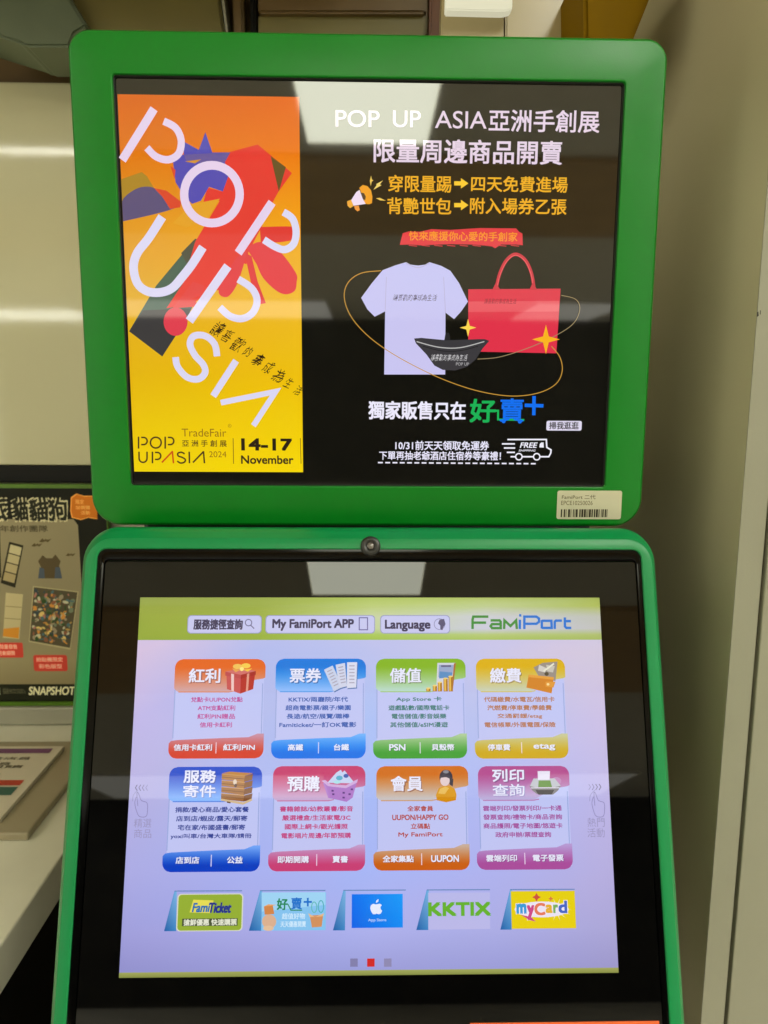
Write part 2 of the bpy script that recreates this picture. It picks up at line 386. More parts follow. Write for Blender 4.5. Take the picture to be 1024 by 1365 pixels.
# ---- right-hand side board and its neighbour
b0 = yplane(987.5, 682, 0.5); b1 = yplane(1021, 682, 0.5)
sb = tag(box('side_board', (b0.x, 0.5, 0.0), (b1.x, YW+0.015, 2.85), M['board'], bevel=0.0008), 'tall olive side board right of the kiosk', 'side board')
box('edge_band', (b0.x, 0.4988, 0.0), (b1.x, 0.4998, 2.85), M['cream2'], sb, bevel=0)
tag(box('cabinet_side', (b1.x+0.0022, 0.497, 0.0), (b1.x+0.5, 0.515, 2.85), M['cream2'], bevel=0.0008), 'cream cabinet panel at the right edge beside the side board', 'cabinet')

SM_ = Plane((0, 0.4987, 1.5), (1, 0, 0), (0, 0, 1))
for q4 in ([(1009.5, 416), (1011, 415), (1011.5, 421), (1009.2, 422.5)], [(1013.2, 414), (1014.2, 413.5), (1014.0, 419), (1013.0, 419.5)]):
    mesh_obj('scuff', [(*SM_.P(*p), 0) for p in q4], [(3, 2, 1, 0)], M['dark'], sb, SM_.M)

# ---- things high up behind the upper screen
UPW = Plane((0, YW-0.10, 1.5), (1, 0, 0), (0, 0, 1))
def back_thing(name, pts, m, depth, label, cat, dy=0.0, bevel=0.003):
    pl = Plane((0, YW-0.10-dy, 1.5), (1, 0, 0), (0, 0, 1)); q = [pl.P(*p) for p in pts]
    cx = sum(p[0] for p in q)/len(q); z0 = min(p[1] for p in q)
    o = prism(name, [(p[0]-cx, p[1]-z0) for p in q], depth, m, None, pl.M @ Matrix.Translation((cx, z0, 0)), bevel)
    return tag(o, label, cat)
back_thing('storage_bin', [(-60, 30), (28, 58), (34, 62), (92, 62), (99, 45), (116, 34), (92, -5), (60, -60), (-60, -60)], M['greygreen'], 0.09, 'grey green plastic bin high above the cream wall panel', 'bin', 0.02)
oc = back_thing('overhead_cabinet', [(100, 60), (302, 60), (296, 20), (286, -60), (60, -60)], M['olive'], 0.08, 'olive overhead cabinet above the upper left of the kiosk', 'cabinet', -0.005)
back_thing('edge_strip', [(303, 60), (306.5, 60), (300, 10), (292, -60), (288, -60), (297, 10)], M['cream'], 0.03, 'pale curved strip at the right end of the olive overhead cabinet', 'strip')
back_thing('metal_post', [(312, 60), (326, 60), (322, -60), (308, -60)], M['brown'], 0.03, 'wide brown post between the overhead cabinets', 'post')
back_thing('metal_post', [(334, 60), (342, 60), (340, -60), (332, -60)], M['dark'], 0.03, 'narrow black post beside the brown post', 'post')
bc = back_thing('shelf_box', [(344, 60), (566, 60), (572, 18), (344, 18)], M['olive'], 0.06, 'low olive box under the dark brown shelf', 'box')
back_thing('shelf', [(344, 17), (568, 17), (574, -60), (344, -60)], M['brown'], 0.07, 'dark brown shelf above the low olive box', 'shelf', 0.01)
back_thing('wooden_post', [(572, 60), (586, 60), (590, -60), (574, -60)], M['redbrown'], 0.04, 'slim red brown post left of the cream cupboard', 'post', 0.015)
cc = empty('cupboard', (0.13, 0.71, 1.5+0.44), 'cream cupboard with two doors above the middle of the kiosk', 'cupboard')
CPW = Plane((0, 0.70, 1.5), (1, 0, 0), (0, 0, 1))
for x0, x1 in ((587, 672), (674, 778)):
    q = [CPW.P(*p) for p in ((x0, 70), (x1, 70), (x1, -60), (x0+(4 if x0 < 600 else 0), -60))]
    prism('door', [(p[0], p[1]) for p in q], 0.02, M['door'], cc, CPW.M, 0.0015)
lp = back_thing('lamp', [(594, 13), (672, 15), (683, 12), (686, -60), (596, -60)], M['lamp3'], 0.012, 'bright white lamp panel in front of the cream cupboard doors', 'lamp', YW-0.10-0.68, 0.001)  # no lamp here: glowing sheet stands in for glare mirrored by the door
back_thing('yellow_box', [(780, 70), (838, 70), (866, 0), (890, -60), (778, -60)], M['ochre'], 0.10, 'ochre yellow box above the upper right corner of the kiosk', 'box', YW-0.10-0.63)

# ---- framed poster on the wall behind the counter
PO = Plane((0, YW-0.022, 1.5), (1, 0, 0), (0, 0, 1))
pe = empty('framed_poster', PO.W(20, 941), 'lime framed black and grey poster standing behind the counter', 'poster')
u0, v0, u1, v1 = PO.box(-150, 645, 150, 940)
cu = Vector(((u0+u1)/2, (v0+v1)/2, 0))
bw = PO.P(0, 645)[1]-PO.P(0, 650.5)[1]
for a_, b_ in (((u0, v1-bw), (u1, v1)), ((u0, v0), (u1, v0+bw)), ((u0, v0+bw), (u0+bw, v1-bw)), ((u1-bw*0.35, v0+bw), (u1, v1-bw))):
    prism('frame', [(a_[0], a_[1]), (b_[0], a_[1]), (b_[0], b_[1]), (a_[0], b_[1])], 0.012, M['limegreen'], pe, PO.M @ Matrix.Translation((0, 0, 0.004)), 0.001)
g = G(PO)
g.uvpoly([(u0+bw, v0+bw), (u1-bw*.35, v0+bw), (u1-bw*.35, v1-bw), (u0+bw, v1-bw)], (16, 16, 9))
ps = g.make('print', M['poster'], pe, 1)
g = G(PO)
g.poly([(-140, 692), (98, 692), (104, 700), (109, 780), (111, 918), (-140, 918)], (112, 104, 80))
g.grid([-140, 30, 111], [840, 880, 918], [[(112, 104, 80)]*3, [(118, 110, 82)]*3, [(105, 95, 68)]*3])
g.make('grey_field', M['poster'], ps, 2)
g = G(PO)
for s_, x0, x1, sh in (('派', -22, 12, .1), ('貓', 14, 40, -.05), ('貓', 36, 68, .05), ('狗', 62, 92, 0)):
    g.text(s_, x0, 662, x1, 697, (158, 152, 120), 0.11, sh, jit=0.03)
for s_, x0, x1, sh in (('派', -22, 12, .1), ('貓', 14, 40, -.05), ('貓', 36, 68, .05), ('狗', 62, 92, 0)):
    g.text(s_, x0+2.0, 664, x1-2.0, 695, (28, 28, 18), 0.035, sh, jit=0.02)
g.text('派米10年創作團隊', -38, 700, 64, 709, (62, 56, 40), 0.02)
g.make('title', M['poster'], ps, 3)
g = G(PO)
cl = [(96, 664), (103, 659), (112, 662), (130, 662), (130, 691), (118, 689), (108, 692), (97, 689), (95, 680)]
g.poly([(x+(-1.2 if x < 105 else 0), y+(-1.2 if y < 675 else 1.2)) for x, y in cl], (190, 130, 60)); g.poly(cl, (160, 88, 20))
g.text('限定', 101, 666, 112, 672, (200, 150, 80)); g.text('加價購', 101, 674, 120, 679, (200, 150, 80)); g.text('活動', 108, 681, 120, 686, (200, 150, 80))
g.make('orange_badge', M['poster'], ps, 3)
# photo strips
g = G(PO)
g.poly([(12.5, 722), (31.5, 727), (20.5, 783.5), (1, 777)], (32, 30, 18))
for k in range(4):
    t0 = k/4.35+0.02; t1 = t0+0.205
    def sp(a, t): return (14.5-11.3*t+a*15, 724.5+53*t+a*4.3)
    g.poly([sp(0, t0), sp(1, t0), sp(1, t1), sp(0, t1)], (150-6*k, 142-8*k, 108-8*k))
g.poly([(8, 790), (31, 792), (26, 852), (4, 850)], (150, 140, 105))
for k in range(3): g.stroke([(7.4-1.2*k, 808+k*16), (29-1.2*k, 809.5+k*16)], 0.9, (110, 95, 60))
g.poly([(5, 838), (26, 836), (25, 851), (4, 848)], (165, 110, 35))
g.poly([(-14, 700), (-2, 770), (2, 770), (0, 700)], (40, 38, 26))
g.make('photo_strips', M['poster'], ps, 3)
# crowded picture with many small coloured patches
g = G(PO)
g.poly([(44.2, 781), (105, 788.5), (94, 866), (38.5, 855.5)], (140, 132, 100))
qd = [(45.5, 782.5), (103.5, 789.5), (93.5, 863.5), (39.8, 854)]
g.poly(qd, (66, 60, 44))
pal = [(150, 120, 60), (90, 100, 80), (60, 70, 45), (160, 110, 50), (120, 110, 90), (45, 55, 60), (170, 150, 90), (110, 70, 50), (60, 85, 90), (135, 90, 80), (150, 148, 125), (40, 60, 30)]
for k in range(260):
    a_, b_ = random.random(), random.random()
    px_ = (qd[0][0]*(1-a_)+qd[1][0]*a_)*(1-b_)+(qd[3][0]*(1-a_)+qd[2][0]*a_)*b_
    py_ = (qd[0][1]*(1-a_)+qd[1][1]*a_)*(1-b_)+(qd[3][1]*(1-a_)+qd[2][1]*a_)*b_
    if 0.05 < a_ < 0.95 and 0.05 < b_ < 0.95: g.ell(px_, py_, random.uniform(1.0, 4.6), random.uniform(0.8, 3.2), random.choice(pal), random.uniform(0, 180), 7)
g.make('crowded_picture', M['poster'], ps, 3)
g = G(PO)
g.rrect(-20, 856.5, 31, 876.5, 2, (160, 52, 42)); g.text('限量發售', 0, 859, 23, 865, (215, 150, 130), 0.02); g.text('活動期間', -2, 867.5, 20, 873.5, (215, 150, 130), 0.02)
g.rrect(45, 873, 90, 894.5, 3, (160, 52, 42)); g.text('拍貼機限定', 48.5, 876, 84, 882, (215, 150, 130), 0.02); g.text('彩色版型', 52, 885, 83, 891, (215, 150, 130), 0.02)
g.make('red_captions', M['poster'], ps, 3)
g = G(PO)
g.rect(-140, 912, 145, 934, (22, 24, 14))
g.text('SNAPSHOT', 38, 915, 101, 926.5, (175, 172, 140), 0.03, 0.2)
g.text('拍貼機 PHOTO STUDIO x', 4, 917, 34, 925, (90, 88, 66), 0.0); g.text('M', -12, 916, 0, 926, (175, 172, 140), 0.03)
g.make('footer', M['poster'], ps, 3)
g = G(PO)      # little bats and a patch where a figure stands
for bx_, by_, k in ((60, 720, 1.0), (49, 726, 0.9), (94, 739, 0.8)):
    g.poly([(bx_-8*k, by_+2*k), (bx_-3*k, by_-2.5*k), (bx_-1*k, by_), (bx_+1, by_-2*k), (bx_+3*k, by_-.5*k), (bx_+9*k, by_-2*k), (bx_+4*k, by_+3*k), (bx_+1*k, by_+1.5*k), (bx_-3*k, by_+3*k)], (70, 60, 36))
g.poly([(51, 748), (57, 740), (62, 744), (70, 744), (74, 739), (81, 748), (79, 754), (83, 771), (51, 771), (55, 756)], (66, 56, 36)); g.poly([(53, 756), (59, 758), (60, 771), (51, 771)], (58, 66, 76)); g.poly([(74, 756), (80, 756), (83, 771), (73, 771)], (58, 66, 76))
g.make('bats', M['poster'], ps, 3)

# ================================================================ the kiosk
UP = Plane((0.0007, 0.52798, 1.5+0.07462), (1, 0, 0), (0, 0, 1))
T = 0.32462
LO = Plane((0.0022, 0.43895, 1.5-0.23769), (1, 0, 0), (0, math.sin(T), math.cos(T)))
K = empty('self_service_kiosk', (0.0, 0.60, 0.0), 'green self service kiosk with advert screen above a tilted touch screen', 'kiosk')
def LOm(n=0): return LO.M @ Matrix.Translation((0, 0, n))

# ---- upper housing
nf = 0.0035
ul = UP.P(105, 360, nf)[0]; ur = UP.P(874.7, 360, nf)[0]; vt = UP.P(490, 43.2, nf)[1]; vb = UP.P(490, 701.5, nf)[1]
W2, H2 = 0.1692, 0.1354
R4 = [0.020, 0.0145, 0.0145, 0.020]
def rs(d): return [max(0.0005, r-d) for r in R4]
def L4(i, z): return (ul+i, vb+i, ur-i, vt-i, rs(i), z)
upper = loft('upper_housing', [L4(0.004, -0.035), L4(0.0, -0.031), L4(0, nf-.0034), L4(0.0003, nf-.0020), L4(0.0011, nf-.0008), L4(0.0022, nf-.0001), L4(0.0026, nf), (-W2-.0013, -H2-.0013, W2+.0013, H2+.0013, 0.0030, nf), (-W2-.0008, -H2-.0008, W2+.0008, H2+.0008, 0.0028, nf), (-W2-.0004, -H2-.0004, W2+.0004, H2+.0004, 0.0025, nf-.0002), (-W2, -H2, W2, H2, 0.0022, nf-.0012), (-W2, -H2, W2, H2, 0.0022, 0.001)], M['green'], K, UP.M, cap0=True)
loft('screen_gasket', [(-W2+.0001, -H2+.0001, W2-.0001, H2-.0001, 0.0022, nf-.0014), (-W2+.0007, -H2+.0007, W2-.0007, H2-.0007, 0.0015, nf-.0018), (-W2+.0007, -H2+.0007, W2-.0007, H2-.0007, 0.0015, -0.0006)], M['gasket'], K, UP.M)
g = G(UP)
g.uvpoly([(-W2, -H2), (W2, -H2), (W2, H2), (-W2, H2)], (9, 8, 6))
uscr = g.make('advert_screen', M['up_scr'], K, -1.0)
# neck between the two units and column below
box('neck', (-0.165, UP.O.y+0.008, 1.22), (0.165, UP.O.y+0.034, 1.5+0.0), M['black'], K, bevel=0.004)
ped = box('pedestal', (-0.17, 0.455, 0.0), (0.17, 0.80, 1.02), M['dark'], K, bevel=0.01)
box('rear_column', (-0.14, UP.O.y+0.0345, 1.0), (0.14, 0.75, 1.62), M['dark'], K, bevel=0.01)

# ---- advert picture: left-hand poster
g = G(UP)
xsL = [(156, 126), (397, 129), (400.5, 300), (403, 460), (406, 629), (180, 629), (172, 460), (164.5, 300)]
rows = [(126, (214, 96, 0), (224, 98, 0)), (200, (220, 112, 0), (232, 116, 0)), (300, (222, 150, 32), (240, 160, 10)), (380, (225, 168, 48), (238, 182, 40)), (420, (226, 174, 30), (236, 184, 30)), (500, (228, 180, 6), (236, 190, 6)), (629, (242, 210, 4), (246, 214, 4))]
a0, b0_, a1, b1_ = UP.P(156, 126), UP.P(397, 129), UP.P(180, 629), UP.P(406, 629)
pu0 = (a0[0]+a1[0])/2; pu1 = (b0_[0]+b1_[0])/2; pv1 = (a0[1]+b0_[1])/2; pv0 = (a1[1]+b1_[1])/2
pts = []; cols = []
for y, c0, c1 in rows:
    v = UP.P(280, y)[1]; v = pv1 if y == 126 else pv0 if y == 629 else v
    pts += [(pu0, v), (pu1, v)]; cols += [c0, c1]
g._add(pts, [(2*i+2, 2*i+3, 2*i+1, 2*i) for i in range(len(rows)-1)], cols)
g.make('poster_picture', M['up_scr'], uscr, 1, 'orange to yellow poster field on the left of the advert')
def clip(q):
    u, v = UP.P(*q); return (min(max(u, pu0), pu1), min(max(v, pv0), pv1))
def smooth(pts, n=5):
    out = []
    for i in range(len(pts)-1):
        p0 = pts[max(0, i-1)]; p1 = pts[i]; p2 = pts[i+1]; p3 = pts[min(len(pts)-1, i+2)]
        for k in range(n):
            t = k/n
            out.append(tuple(0.5*((2*p1[j])+(-p0[j]+p2[j])*t+(2*p0[j]-5*p1[j]+4*p2[j]-p3[j])*t*t+(-p0[j]+3*p1[j]-3*p2[j]+p3[j])*t**3) for j in (0, 1)))
    out.append(pts[-1]); return out
A = lambda x, y: (140+x/3.657, 90+y/3.657)
B = lambda x, y: (140+x/3.657, 370+y/3.657)
def CP(g, pts, col): g.uvpoly([clip(p) for p in pts], col)
g = G(UP)
CP(g, [A(75, 545), A(180, 510), A(205, 530), A(240, 588), A(120, 630), A(70, 680)], (168, 130, 38))
CP(g, smooth([A(60, 690), A(90, 640), A(130, 605), A(180, 583), A(240, 588), A(300, 640), A(345, 685), A(90, 750), A(60, 750)], 4), (84, 76, 118))
CP(g, [A(240, 588), A(300, 600), A(372, 655), A(368, 682), A(318, 690), A(280, 630)], (216, 66, 42))
CP(g, [A(440, 835), A(520, 870), B(480, 30), B(400, 200), B(280, 385), B(118, 262), B(250, 40)], (62, 92, 76))
CP(g, [B(186, 160), B(420, 150), B(400, 200), B(280, 385), B(118, 262)], (60, 58, 58))
CP(g, [A(372, 905), A(440, 835), A(500, 850), A(420, 1000)], (70, 72, 58))
red = (226, 50, 46)
CP(g, [A(610, 412), A(745, 376), A(912, 515), A(845, 608), A(800, 690), A(765, 775), A(700, 900), A(690, 960), A(640, 940), B(560, 60), B(500, 70), B(430, 130), B(300, 150), B(380, 30), A(440, 850), A(560, 650), A(480, 660), A(500, 585), A(575, 605), A(600, 520), A(585, 460)], red)
CP(g, smooth([A(755, 778), A(915, 776), A(938, 800), A(930, 835), A(850, 852), A(760, 850)], 4), (222, 44, 46))
CP(g, smooth([A(690, 880), A(760, 850), A(850, 895), A(930, 1000), B(935, 20), B(925, 65), B(880, 82), B(830, 60), B(770, 0), A(740, 960)], 4), (226, 56, 68))
CP(g, [A(680, 900), A(715, 920), B(745, 20), B(785, 125), B(760, 130), B(720, 60)], (222, 50, 60))
CP(g, smooth([A(640, 930), A(690, 900), B(650, 20), B(610, 85), B(580, 95), B(555, 75), B(560, 20)], 4), (224, 54, 66))
CP(g, [B(430, 20), B(486, 40), B(470, 90), B(420, 100), B(470, 140), B(330, 150)], (224, 58, 62))
g.ell(*B(345, 215), 16, 19, (222, 62, 78))
CP(g, [A(808, 432), A(882, 487), A(848, 605)], (92, 74, 34))
CP(g, [A(335, 480), A(330, 440), A(385, 425), A(385, 362), A(458, 402), A(490, 316), A(524, 415), A(612, 414), A(585, 462), A(602, 530), A(575, 605), A(508, 582), A(468, 650), A(425, 665), A(385, 625), A(345, 560)], (74, 70, 172))
CP(g, [A(385, 425), A(612, 414), A(585, 462), A(400, 465)], (98, 84, 150)); CP(g, [A(390, 458), A(470, 448), A(440, 468)], (206, 140, 50))
CP(g, [A(320, 480), A(345, 500), A(340, 545)], (216, 66, 42))
CP(g, [A(560, 640), A(500, 740), A(400, 780), A(330, 760), A(420, 668)], (226, 158, 36))
g.make('poster_shapes', M['up_scr'], uscr, 2, 'red, blue, green and grey cut-out shapes on the poster')
# big lettering
def arc(cx, cy, r, a0, a1, n=14, ry=None):
    return [(cx+r*math.cos(math.radians(a0+(a1-a0)*i/n)), cy+(ry or r)*math.sin(math.radians(a0+(a1-a0)*i/n))) for i in range(n+1)]
wv = (228, 206, 232); wl = (218, 214, 240)
g = G(UP)
lw = 11.0
g.stroke([A(240, 202), A(85, 452)], lw, wv)
g.stroke(smooth([A(287, 262), A(345, 295), A(372, 355), A(360, 420), A(310, 450), A(250, 435), A(205, 392)]), 9.5, wv)
g.ell(*A(522, 618), 37, 38.5, wv, 0, 44, lw)
g.stroke(smooth([A(280, 728), A(215, 830), A(158, 905), A(140, 975), B(160, 30), B(210, 68), B(275, 72), B(330, 50), B(375, 0), A(425, 960), A(478, 876)]), lw+0.5, wl)
g.stroke([A(815, 658), A(650, 905)], lw, wv)
g.stroke(smooth([A(870, 705), A(915, 738), A(932, 800), A(920, 860), A(878, 888), A(830, 874), A(775, 840)]), 9.5, wl)
g.stroke([A(600, 968), B(412, 212)], lw+.5, wl)
g.stroke(smooth([B(650, 8), B(715, 52), B(742, 110), B(722, 170), B(670, 200), B(610, 188), B(560, 145)]), 9.5, wl)
g.stroke(smooth([B(547, 384), B(535, 325), B(490, 285), B(435, 285), B(415, 325), B(440, 380), B(480, 425), B(488, 465), B(455, 495), B(400, 485), B(355, 435), B(345, 388)]), 8.8, wl)
g.stroke([B(640, 405), B(528, 578)], 8.8, wl)
g.stroke([B(565, 610), B(832, 556), B(724, 722)], 7.5, wl)
g.make('poster_lettering', M['up_scr'], uscr, 3, 'large slanted white letters POP UP ASIA')
g = G(UP)
hw = '讓喜歡的事成為生活'; sizes = [19, 16, 19, 13, 17, 16, 17, 13, 13]
for i, ch in enumerate(hw):
    t = i/(len(hw)-1); x, y = B(545+t*395, 235+t*305); s_ = sizes[i]*1.12
    u, v = UP.P(x-s_/2, y+s_/2); k = g.sc(x, y)
    g.uvtext(ch, u, v, min(pu1, u+s_*k*0.85), v+s_*k*1.0, (44, 28, 14), 0.0, 0.5, 2, rot=-0.40, jit=0.045)
g.make('handwriting', M['up_scr'], uscr, 4, 'dark slanted handwriting across the poster')
g = G(UP); dk = (72, 44, 24); th = 2.1
def logoP(x, y, h, col, wd=None):
    g.stroke([(x, y), (x, y+h)], th, col); r = h*0.30
    g.stroke([(x+h*0.22, y+th/2)]+arc(x+h*0.42, y+r+th/2, r, -90, 90, 10)+[(x+h*0.22, y+2*r+th/2)], th, col)
logoP(185, 582, 16, dk); g.ell(208, 590, 7.2, 7.2, dk, 0, 24, th); logoP(220.5, 582, 16, dk)
g.stroke([(185.6, 602)]+arc(191, 611, 5.3, 180, 0, 10)[::1]+[(196.3, 602)], th, dk)
logoP(203.5, 602, 15.5, dk)
g.stroke([(216, 616.5), (230, 602)], th, (205, 70, 20)); g.stroke([(230, 601), (231.5, 617.5)], th, (205, 70, 20))
g.stroke(smooth([(246.5, 605), (242, 602.8), (237.5, 604.2), (238, 607.8), (243, 609.6), (247.3, 612.5), (246, 616), (241, 617.2), (236.5, 614.5)]), th, dk)
g.stroke([(252.5, 602), (252.8, 617.5)], th, dk)
g.stroke([(257.5, 616.5), (271.5, 602)], th, dk); g.stroke([(271.5, 601.3), (272.8, 617.5)], th, dk)
g.text('TradeFair', 242.5, 571.5, 302, 582, (150, 104, 20), -0.008); g.text('®', 304, 565, 309, 570, (150, 104, 20))
g.text('亞 洲 手 創 展', 243, 586.5, 302.5, 595.5, (88, 60, 22), 0.02)
g.text('2024', 279, 601.5, 302, 609.5, (150, 104, 20), -0.005)
g.stroke([(311, 584), (311.6, 618)], 1.0, (120, 84, 20)); g.stroke([(400.5, 584), (401.5, 618)], 1.0, (150, 110, 20))
g.text('14-17', 321.5, 584, 390, 601, (40, 28, 16), 0.055); g.text('November', 321.5, 607, 391.5, 618.5, (58, 38, 20), 0.03)
g.make('poster_footer', M['up_scr'], uscr, 3, 'small fair logo and date at the foot of the poster')

# ---- advert picture: right-hand side
pk = (228, 208, 226); yl = (236, 172, 36)
g = G(UP); g.text('POP', 447.5, 147, 506, 169.5, pk, 0.005); g.text('UP', 524, 147.5, 561, 170, pk, 0.005); g.text('ASIA', 580, 148, 649, 171.5, pk, 0.005)
g.text('亞洲手創展', 651.5, 146.5, 799.5, 176.5, pk, 0.02); g.make('headline_text', M['up_scr'], uscr, 1)
g = G(UP); g.text('限量周邊商品開賣', 498, 186, 750, 218.5, pk, 0.024); g.make('subheadline_text', M['up_scr'], uscr, 1)
g = G(UP)
g.text('穿限量踢', 517.5, 233.5, 602, 256.5, yl, 0.02); g.text('四天免費進場', 628, 235, 757, 256.5, yl, 0.02)
g.text('背艷世包', 516, 263.5, 602, 286, yl, 0.02); g.text('附入場券乙張', 626.5, 264, 755.5, 286, yl, 0.02)
for y in (244.5, 273.5): g.poly([(605.5, y-2.8), (614.5, y-2.8), (614.5, y-7), (624.5, y), (614.5, y+7), (614.5, y+2.8), (605.5, y+2.8)], (248, 200, 50))
g.make('offer_text', M['up_scr'], uscr, 1, 'two orange lines of offer text with arrows')
g = G(UP); Cc = lambda x, y: (440+x/6.4, 220+y/6.4)
g.poly([Cc(250, 195), Cc(280, 170), Cc(320, 180), Cc(350, 215), Cc(362, 270), Cc(358, 325), Cc(335, 335), Cc(300, 332)], (240, 160, 40))
g.poly([Cc(262, 235), Cc(290, 240), Cc(306, 270), Cc(300, 300), Cc(280, 290)], (84, 60, 40))
g.poly([Cc(180, 300), Cc(225, 230), Cc(252, 212), Cc(280, 290), Cc(305, 332), Cc(200, 348)], (238, 220, 240))
g.poly([Cc(145, 310), Cc(180, 296), Cc(202, 350), Cc(172, 368), Cc(150, 348)], (236, 170, 60))
g.poly([Cc(205, 350), Cc(245, 345), Cc(255, 385), Cc(235, 396), Cc(215, 380)], (236, 150, 60))
g.poly([Cc(340, 135), Cc(350, 90), Cc(358, 125), Cc(372, 130), Cc(356, 142), Cc(348, 180)], (240, 200, 90))
g.poly([Cc(370, 212), Cc(400, 168), Cc(392, 164), Cc(452, 132), Cc(425, 165), Cc(440, 172)], (240, 210, 110))
g.poly([Cc(392, 284), Cc(425, 280), Cc(476, 304), Cc(430, 302)], (240, 200, 90))
g.make('megaphone_icon', M['up_scr'], uscr, 1)
g = G(UP)
g.poly([(533, 326.5), (537, 311), (545, 308.5), (560, 309), (575, 305.5), (600, 306.5), (640, 304), (688, 304.5), (692, 309), (696.5, 311.5), (697, 327), (688, 326), (668, 326), (660, 331), (655, 328), (630, 326), (600, 325.5), (560, 327), (545, 326)], (226, 52, 66))
for k in range(9): x = 545+k*17; g.stroke([(x, 327), (x+11, 328.2)], 1.1, (214, 50, 66))
g.text('快來應援你心愛的手創家', 545, 308.5, 690, 321.5, (244, 150, 40), 0.02)
g.make('red_brush_banner', M['up_scr'], uscr, 1)
D = lambda x, y: (420+x/2.438, 320+y/2.438)
g = G(UP)
orbit = smooth([D(215, 100), D(150, 108), D(108, 138), D(95, 185), D(115, 245), D(165, 305), D(240, 362), D(340, 418), D(440, 462), D(540, 493), D(640, 507), D(725, 497), D(782, 468), D(803, 425), D(795, 380), D(768, 345)])
shirt = [D(*q) for q in ((220, 98), (262, 82), (296, 72), (310, 80), (335, 83), (358, 80), (372, 72), (410, 84), (440, 100), (468, 140), (497, 200), (475, 232), (452, 257), (424, 236), (423, 437), (225, 437), (228, 232), (194, 249), (170, 225), (150, 188), (185, 140))]
g.poly(shirt, (200, 197, 240)); g.stroke([D(232, 120), D(228, 232)], 0.8, (186, 178, 214)); g.stroke([D(418, 120), D(424, 236)], 0.8, (186, 178, 214))
g.stroke(smooth([D(296, 76), D(335, 90), D(372, 76)]), 1.2, (190, 182, 216))
g.text('讓喜歡的事成為生活', 524, 392, 583, 401.5, (96, 88, 112), 0, 0.35, jit=0.05)
g.make('shirt_picture', M['up_scr'], uscr, 2, 'white t-shirt with small black writing')
g = G(UP)
g.poly([D(*q) for q in ((498, 160), (798, 158), (784, 368), (498, 362))], (222, 48, 72))
g.poly([D(*q) for q in ((498, 200), (794, 198), (792, 232), (498, 234))], (230, 84, 96))
g.stroke(smooth([D(588, 160), D(600, 110), D(622, 66), D(652, 46), D(684, 66), D(704, 110), D(712, 160)]), 4.2, (206, 44, 64))
g.stroke(smooth([D(590, 160), D(602, 112), D(624, 69), D(652, 50), D(682, 69), D(702, 112), D(710, 160)]), 1.2, (232, 92, 100))
for x in (588, 708): g.poly([D(x-12, 162), D(x, 138), D(x+14, 162)], (206, 44, 64))
g.text('讓喜歡的事成為生活', D(550, 0)[0], 398, D(655, 0)[0], 405, (150, 30, 50), -0.01, 0.25)
g.make('tote_bag_picture', M['up_scr'], uscr, 2, 'red tote bag with two handles')
g = G(UP)
g.poly([D(*q) for q in ((322, 320), (345, 318), (430, 326), (530, 322), (552, 322), (566, 328), (545, 352), (522, 388), (494, 412), (455, 424), (415, 422), (388, 408), (362, 372), (328, 336))], (58, 56, 60))
g.stroke(smooth([D(330, 330), D(400, 348), D(470, 350), D(550, 330)]), 1.3, (190, 188, 186)); g.stroke(smooth([D(350, 345), D(410, 360), D(470, 360), D(530, 345)]), 0.8, (20, 20, 22))
g.poly([D(424, 302), D(436, 302), D(440, 326), D(420, 326)], (40, 38, 40))
g.text('讓喜歡的事成為生活', D(376, 0)[0], D(0, 370)[1], D(496, 0)[0], D(0, 394)[1], (190, 188, 190), 0, 0.35, jit=0.05)
g.text('POP UP', D(458, 0)[0], D(0, 398)[1], D(500, 0)[0], D(0, 408)[1], (180, 178, 180), 0)
g.make('waist_bag_picture', M['up_scr'], uscr, 4, 'black waist bag with white writing')
g = G(UP)
g.stroke(orbit, 1.1, (200, 150, 60))
g.stroke(smooth([D(800, 180), D(845, 192), D(860, 222), D(842, 268), D(790, 306), D(700, 348), D(600, 380), D(528, 387)]), 0.9, (160, 140, 100))
def star(cx, cy, rx, ry, col, k=0.24):
    g.poly([p for i in range(4) for p in ((cx+rx*math.sin(i*math.pi/2), cy-ry*math.cos(i*math.pi/2)), (cx+k*rx*math.sin(i*math.pi/2+math.pi/4)*1.2, cy-k*ry*math.cos(i*math.pi/2+math.pi/4)*1.2))][::-1], col)
star(*D(750, 323), 18.5, 19.5, (250, 178, 30)); star(*D(497, 285), 11, 12, (252, 214, 80))
g.make('orbit_and_stars', M['up_scr'], uscr, 5, 'thin gold orbit line and two gold sparkles')
g = G(UP)
g.text('獨家販售只在', 491, 534.5, 621, 559.5, (236, 232, 248), 0.034)
g.make('sale_text', M['up_scr'], uscr, 1)
g = G(UP)
g.text('好', 626, 531.5, 661, 563.5, (22, 176, 84), 0.03)
g.stroke([(652, 547.5), (664, 547.5), (664, 559.2), (699, 559.8)], 2.6, (22, 176, 84))
g.text('賣', 666, 531, 699, 562.5, (10, 110, 236), 0.025)
g.ell(671.5, 561.5, 2.6, 2.6, (10, 110, 236)); g.ell(693, 562, 2.6, 2.6, (10, 110, 236))
g.stroke([(699.5, 540.2), (724.5, 541)], 4.6, (10, 110, 236)); g.stroke([(712, 528), (711.6, 553.5)], 4.6, (10, 110, 236))
g.make('shop_logo', M['up_scr'], uscr, 1)
g = G(UP)
g.rrect(728.5, 561, 775.5, 574, 2.4, (222, 216, 236)); g.text('掃我逛逛', 732, 562.5, 771.5, 572.3, (44, 38, 44), 0.025)
g.make('caption_pill', M['up_scr'], uscr, 1)
g = G(UP)
g.text('10/31前天天領取免運券', 527, 587.5, 652, 600.2, (232, 228, 246), 0.026)
g.text('下單再抽老爺酒店住宿券等豪禮！', 505.5, 601.4, 668, 613.4, (232, 228, 246), 0.026)
